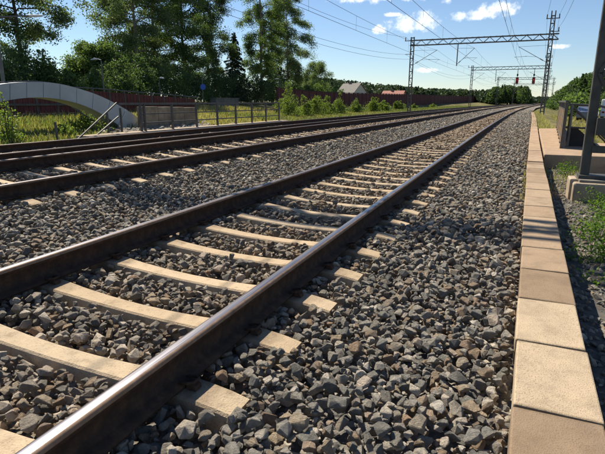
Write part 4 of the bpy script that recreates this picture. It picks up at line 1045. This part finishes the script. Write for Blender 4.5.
# far woods
def wood(name, label, spots, mat='far', seed=5, size=.6, per=420):
    r = np.random.default_rng(seed); Ps = []; tr = MB()
    for (x, y, H, R) in spots:
        z0 = float(zground(np.array(x), np.array(min(y, 300)))); con = r.random() < .5
        n = per; t = r.uniform(.12, 1, n); a = r.uniform(0, 2*math.pi, n)
        rad = R*((1-t)**.8 if con else np.sin(np.pi*np.clip(t*.9+.08, 0, 1))**.6)*np.sqrt(r.uniform(.25, 1, n))
        Ps.append(np.stack([x+np.cos(a)*rad, y+np.sin(a)*rad, z0+t*H+r.normal(0, .15, n)], -1)); tr.tube([(x, y, z0-1), (x, y, z0+H*.7)], [.18, .05], 5, cap=False)
    V, Fc = leaves(np.concatenate(Ps), size, r, .3, .7)
    b = len(V); tv = np.array(tr.v); tf = np.array(tr.f)
    o = link(name, npmesh(name, np.concatenate([V, tv]), np.concatenate([Fc, tf+b]), S[mat])); return tag(o, label, 'wood', kind='stuff')
def spots(n, pxr, yr, toprow, seed, R=(2, 3.6)):
    r = np.random.default_rng(seed); out = []
    for i in range(n):
        px = r.uniform(*pxr); Y = r.uniform(*yr); p = onY(px, float(np.interp(px, *toprow)), Y); z0 = float(zground(np.array(p.x), np.array(min(Y, 300))))
        f = Y/yr[1]
        H = max((p.z-z0)*r.uniform(.80, 1.04), 3.0); out.append((p.x, Y, H, r.uniform(*R)*max(1, H/9)))
    return out
wood('distant_wood', 'distant wooded ridge above the noise barrier', spots(330, (296, 492), (230, 330), ([296, 330, 380, 430, 480], [75, 78.5, 84.5, 89, 90.5]), 31, (3, 4.5)), 'far', 31, 1.0, 260)
wood('scrub_wood', 'lighter green scrub behind the right part of the noise barrier', spots(80, (425, 500), (330, 400), ([435, 460, 480, 500], [91, 90.5, 92, 94]), 32, (3, 5)), 'birch', 32, 1.0, 300)
wood('far_copse', 'rounded dark copse left of the distant track end', spots(70, (486, 533), (225, 260), ([484, 490, 505, 528, 535], [93, 89, 85.5, 87, 94]), 33, (2.2, 3.4)), 'dark', 33, .65, 480)
wood('right_wood', 'dense green wood right of the overhead line masts', spots(120, (556, 640), (120, 175), ([553, 560, 570, 582, 592, 605, 640], [98, 92, 82, 76, 73.5, 73, 70]), 34, (2.2, 3.6)), 'dark', 34, .42, 760)
wood('right_wood_back', 'dark trees behind the right wood', spots(60, (557, 660), (180, 230), ([555, 562, 575, 590, 605, 660], [97, 93, 84, 76, 74, 70]), 35, (2.6, 4)), 'dark', 35, .7, 420)
wood('field_scrub', 'low scrub at the edge of the field on the right', spots(46, (560, 640), (75, 112), ([553, 605, 640], [98.5, 97.5, 97]), 36, (1.2, 1.8)), 'birch', 36, .4, 260)
wood('horizon_wood', 'flat forest line on the horizon at the end of the tracks', spots(150, (525, 640), (520, 700), ([525, 640], [97.5, 95]), 37, (5, 8)), 'far', 37, 2.2, 160)
wood('horizon_wood_left', 'flat forest line on the horizon behind the distant ridge', spots(120, (200, 525), (480, 700), ([200, 525], [90, 95]), 38, (5, 8)), 'far', 38, 2.2, 160)
